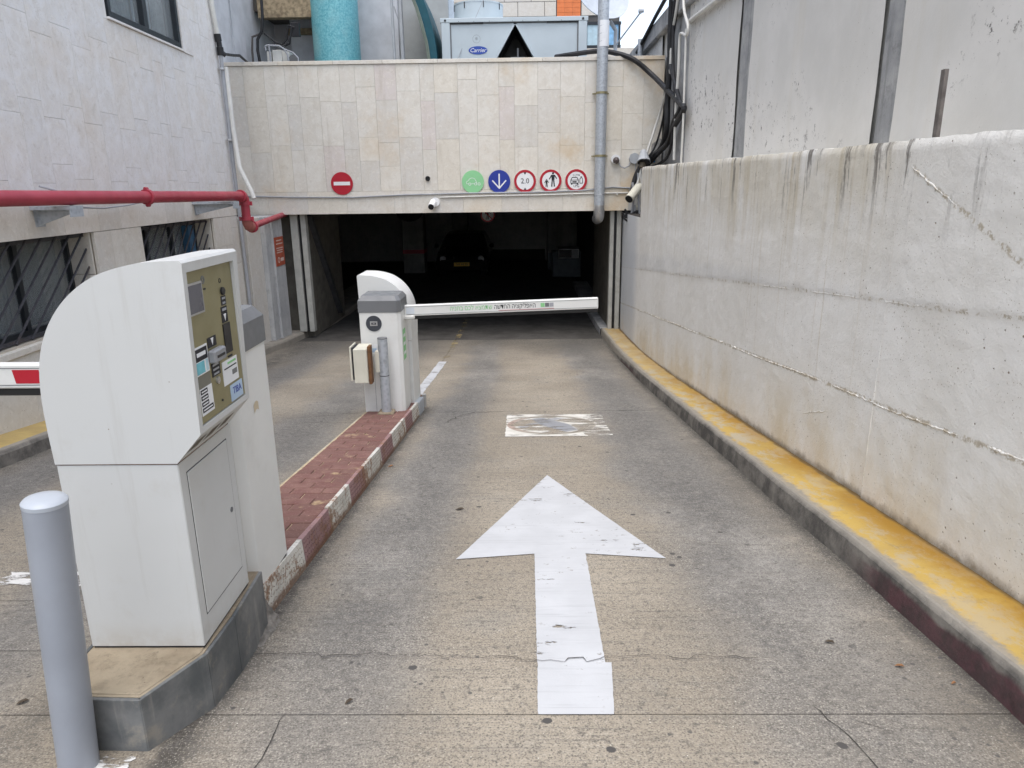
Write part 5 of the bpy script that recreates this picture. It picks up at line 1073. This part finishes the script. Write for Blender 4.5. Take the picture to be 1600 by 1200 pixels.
def arm(label, p0, p1, h=.107, w=.05, low=True):
    p0, p1 = Vector(p0), Vector(p1); d = (p1-p0); L = d.length; d.normalize(); up = Vector((-d.z, 0, d.x)) if d.x > 0 else Vector((d.z, 0, -d.x))
    t = thing('boom_barrier', label, 'barrier arm', p0)
    M = Matrix.Translation(p0) @ Matrix((d, Vector((0, 1, 0)), up)).transposed().to_4x4()
    def B(mb, name, m, p=None, **k): return mb.xf(M).build(name, m, p or t, **k)
    b = B(MB().box(0, L, -w/2, w/2, -h/2, h/2), 'boom', ENAMELB, bevel=.006)
    for s in (-1, 1): B(MB().box(.02, L-.01, -w/2-.0015, -w/2+.001, s*(h/2-.016)-.0015, s*(h/2-.016)+.0015), 'groove', GREYCAP, b)
    B(MB().box(.02, L-.005, -w/2+.012, w/2-.012, -h/2-.034, -h/2+.001), 'rubber_edge', RUBS, b, bevel=.006)
    return t, b, M, B, w
t, b, M, B, w = arm('white barrier arm with black and green lettering lowered across the right lane', (-1.155, 6.86, .488), (.732, 6.86, .545))
yy = -w/2-.001
def onarm(s, sz, xc, m, name='lettering'):
    mb = text_mb(s, .064, (0, yy, .004), (1, 0, 0), (0, 0, 1)); xs = [p.x for p in mb.v]; k = sz/(max(xs)-min(xs))
    mb.v = [Vector((xc+(p.x-(max(xs)+min(xs))/2)*k, p.y, p.z)) for p in mb.v]; B(mb, name, m, b)
onarm('האפליקציה החדשה'[::-1], .40, 1.08, INK); onarm('שתמצא לכם בחניה'[::-1], .41, .655, GREENT)
for k, m in ((0, GREENT), (1, GREYCAP), (2, GREYPVC)): B(MB().box(1.33+.043*k, 1.33+.043*(k+1)-.004, yy-.0012, yy+.001, -.014, .024), 'print_block', m, b)
B(MB().box(.92, 1.46, yy-.0008, yy+.001, -.033, -.030), 'red_underline', REDS, b)
B(MB().box(.02, .10, yy-.001, yy+.001, -.03, .03), 'worn_sticker', plain('faded sticker', (.60, .64, .68), .5), b)
B(MB().box(-.02, .10, -.04, .045, -.085, -.045), 'bracket', PVC, bevel=.01); B(MB().cyl((-.01, 0, -.02), (-.04, 0, -.02), .05, 16), 'hub', PVC, smooth=True)
t, b, M, B, w = arm('white barrier arm with a red reflector reaching left across the other lane', (-1.495, 2.83, .915), (-4.02, 2.83, .918), .104)
B(MB().prism([(.50, .029), (.612, .029), (.604, -.029), (.50, -.029)], 'y', -w/2-.0016, -w/2+.001), 'red_reflector', REDS, b); B(MB().prism([(1.40, .029), (1.60, .029), (1.592, -.029), (1.40, -.029)], 'y', -w/2-.0016, -w/2+.001), 'red_reflector', REDS, b)
B(MB().box(-.02, .10, -.04, .045, -.085, -.05), 'bracket', PVC, bevel=.01)
# small box on a steel post
po = thing('post_box', 'aged cream box with a rusty side on a galvanised post before the far barrier cabinet', 'control box', (-1.315, 6.50, rz(6.5)+.14))
zb = rz(6.5)+.14
MB().tube([(-1.318, 6.50, zb-.02), (-1.318, 6.50, zb+.742)], .046, 20).build('post', GALV, po, smooth=True); MB().tube([(-1.318, 6.5, zb+.738), (-1.318, 6.5, zb+.746)], .047, 20).build('post_cap', GREYCAP, po); MB().tube([(-1.318, 6.5, zb+.38), (-1.318, 6.5, zb+.386)], .0468, 20).build('strap', INK, po)
box('box', -1.555, -1.43, 6.30, 6.56, zb+.36, zb+.68, CREAM, po, bevel=.004); box('side_plate', -1.585, -1.570, 6.29, 6.50, zb+.385, zb+.705, CREAM, po, bevel=.003); box('plate_gap', -1.571, -1.555, 6.31, 6.5, zb+.39, zb+.69, INK, po)
box('rusty_bracket', -1.430, -1.402, 6.33, 6.42, zb+.34, zb+.70, RUST, po, bevel=.004); box('bracket_arm', -1.39, -1.33, 6.47, 6.53, zb+.42, zb+.62, CREAM, po)
MB().prism([(-1.40, zb), (-1.24, zb), (-1.25, zb+.025), (-1.39, zb+.03)], 'y', 6.43, 6.58).build('cement_foot', PLINTHTOP, po, bevel=.01)
# bollard
bo = thing('bollard', 'grey painted steel bollard with domed cap leaning slightly at the front left', 'bollard', (-1.335, 1.715, 0))
b0, b1 = Vector((-1.334, 1.712, -.03)), Vector((-1.272, 1.712, .852)); bd = (b1-b0).normalized()
MB().tube([b0, b1], .0535, 32).build('pipe', BOLL, bo, smooth=True)
MB().tube([b1-bd*.001, b1+bd*.010, b1+bd*.017, b1+bd*.022, b1+bd*.025], .05, 32, True, [.0545, .0550, .049, .033, .011]).build('cap', plain('pale bollard cap', (.40, .43, .47), .35, .04), bo, smooth=True)

# ------------------------------------------------------------------ inside the garage: car, kiosk, hanging sign
car = thing('parked_car', 'black car with yellow number plate parked facing out in the dark garage', 'car', (-2.03, 26, -1.36))
CP = plain('black car paint', (.012, .012, .015), .2, .05, 1, bump=0)
def L_(y): return 24.0+y
prof = [(0.02, .30), (-.02, .42), (.0, .62), (.10, .74), (.55, .88), (1.05, .96), (1.75, 1.40), (2.3, 1.47), (3.2, 1.42), (3.85, 1.02), (4.2, .96), (4.28, .5), (4.2, .28)]
rings = []
body = MB()
W = [(-1, .0), (-.93, .03), (-.62, .05), (0, .06), (.62, .05), (.93, .03), (1, .0)]
def halfw(z): return .88-.20*max(0, (z-.9))/.5 - .03*max(0, .45-z)
secs = []
for wx, drop in W:
    secs.append([(-2.03+wx*halfw(z), L_(y)+(.16*abs(wx)**3 if y < 1 else -.12*abs(wx)**3 if y > 3.9 else 0), -1.36+z-(.06 if abs(wx) == 1 and z > .6 else .015 if abs(wx) > .9 and z > .6 else 0)) for y, z in prof])
for A, B_ in zip(secs, secs[1:]):
    for k in range(len(A)-1): body.face([A[k], A[k+1], B_[k+1], B_[k]])
body.face(secs[0]); body.face(secs[-1][::-1]); body.build('body', CP, car, smooth=True)
G_ = plain('car glass', (.01, .012, .014), .04, bump=0)
def cq(x, y, z): return (-2.03+x, L_(y), -1.36+z)
MB().face([cq(-.70, 1.085, 1.0), cq(.70, 1.085, 1.0), cq(.60, 1.70, 1.385), cq(-.60, 1.70, 1.385)]).build('windscreen', G_, car)
HLM = mat_glass('headlight glass', (.45, .47, .5), .08)
for s in (-1, 1):
    MB().tube([cq(s*.64, .10, .66), cq(s*.64, .03, .655)], .10, 16, True, [.11, .085]).build('headlight', HLM, car, smooth=True)
    wl = MB().tube([cq(s*.80, .85, .31), cq(s*.62, .85, .31)], .31, 24).build('wheel', RUBBER, car, smooth=True); MB().tube([cq(s*.815, .85, .31), cq(s*.79, .85, .31)], .19, 16).build('rim', SILVER, wl, smooth=True)
    wl = MB().tube([cq(s*.80, 3.45, .31), cq(s*.62, 3.45, .31)], .31, 24).build('wheel', RUBBER, car, smooth=True)
    MB().tube([cq(s*.90, 1.15, 1.0), cq(s*1.02, 1.12, 1.03)], .075, 12, True, [.05, .085]).build('wing_mirror', CP, car, smooth=True)
MB().box(-2.75, -1.31, 23.955, 24.06, -1.06, -.72).build('grille', plain('matt black trim', (.008, .008, .009), .9), car, bevel=.03)
YP = plain('yellow plate', (.66, .42, .06), .5, .03)
np_ = MB().box(-2.29, -1.77, 23.93, 23.956, -.925, -.80).build('number_plate', YP, car); text_mb('744 44 33', .10, (-2.03, 23.929, -.863), (1, 0, 0), (0, 0, 1)).build('lettering', INK, np_)
ki = thing('pay_kiosk', 'dark pay station with a small framed screen by the right wall inside the garage', 'pay station', (1.45, 24, -1.36))
box('body', 1.02, 1.98, 24.2, 24.8, -1.36, -.50, plain('dark blue grey cabinet', (.10, .115, .13), .6), ki, bevel=.02); 
KF = plain('pale frame', (.55, .56, .56), .5)
MB().box(1.22, 1.90, 24.14, 24.2, -.44, -.42).box(1.22, 1.90, 24.14, 24.2, -.72, -.70).box(1.22, 1.24, 24.14, 24.2, -.70, -.44).box(1.88, 1.90, 24.14, 24.2, -.70, -.44).build('screen_frame', KF, ki)
box('screen', 1.24, 1.66, 24.15, 24.2, -.70, -.44, BLACK, ki); box('keypad', 1.66, 1.88, 24.15, 24.2, -.70, -.44, GREYPVC, ki); box('rear_housing', 1.2, 1.92, 24.2, 24.7, -.74, -.38, BLACK, ki)
hs_ = thing('hanging_sign', 'round no pedestrians sign hanging from the ceiling inside the garage', 'sign', (-.95, 19, 1.0))
zc = .93
MB().cyl((-.89, 19, zc), (-.89, 19.012, zc), .19, 32).build('disc', WHT, hs_); MB().ring((-.89, 18.997, zc), 'y', .19, .15, .003, 32).build('red_border', REDS, hs_)
for k, p in enumerate(fig(.26, 0, 0)): MB().prism([(-.89+a, zc+b_) for a, b_ in p], 'y', 18.9982-.0002*k, 18.9995).build('figure_symbol', INK, hs_)
MB().prism([(-.89+a, zc+b_) for a, b_ in bar2((-.11, .11), (.11, -.11), .025)], 'y', 18.995, 18.9965).build('red_slash', REDS, hs_); MB().tube([(-.89, 19.006, zc+.18), (-.89, 19.006, 1.3)], .008, 6).build('hanger', SILVER, hs_)
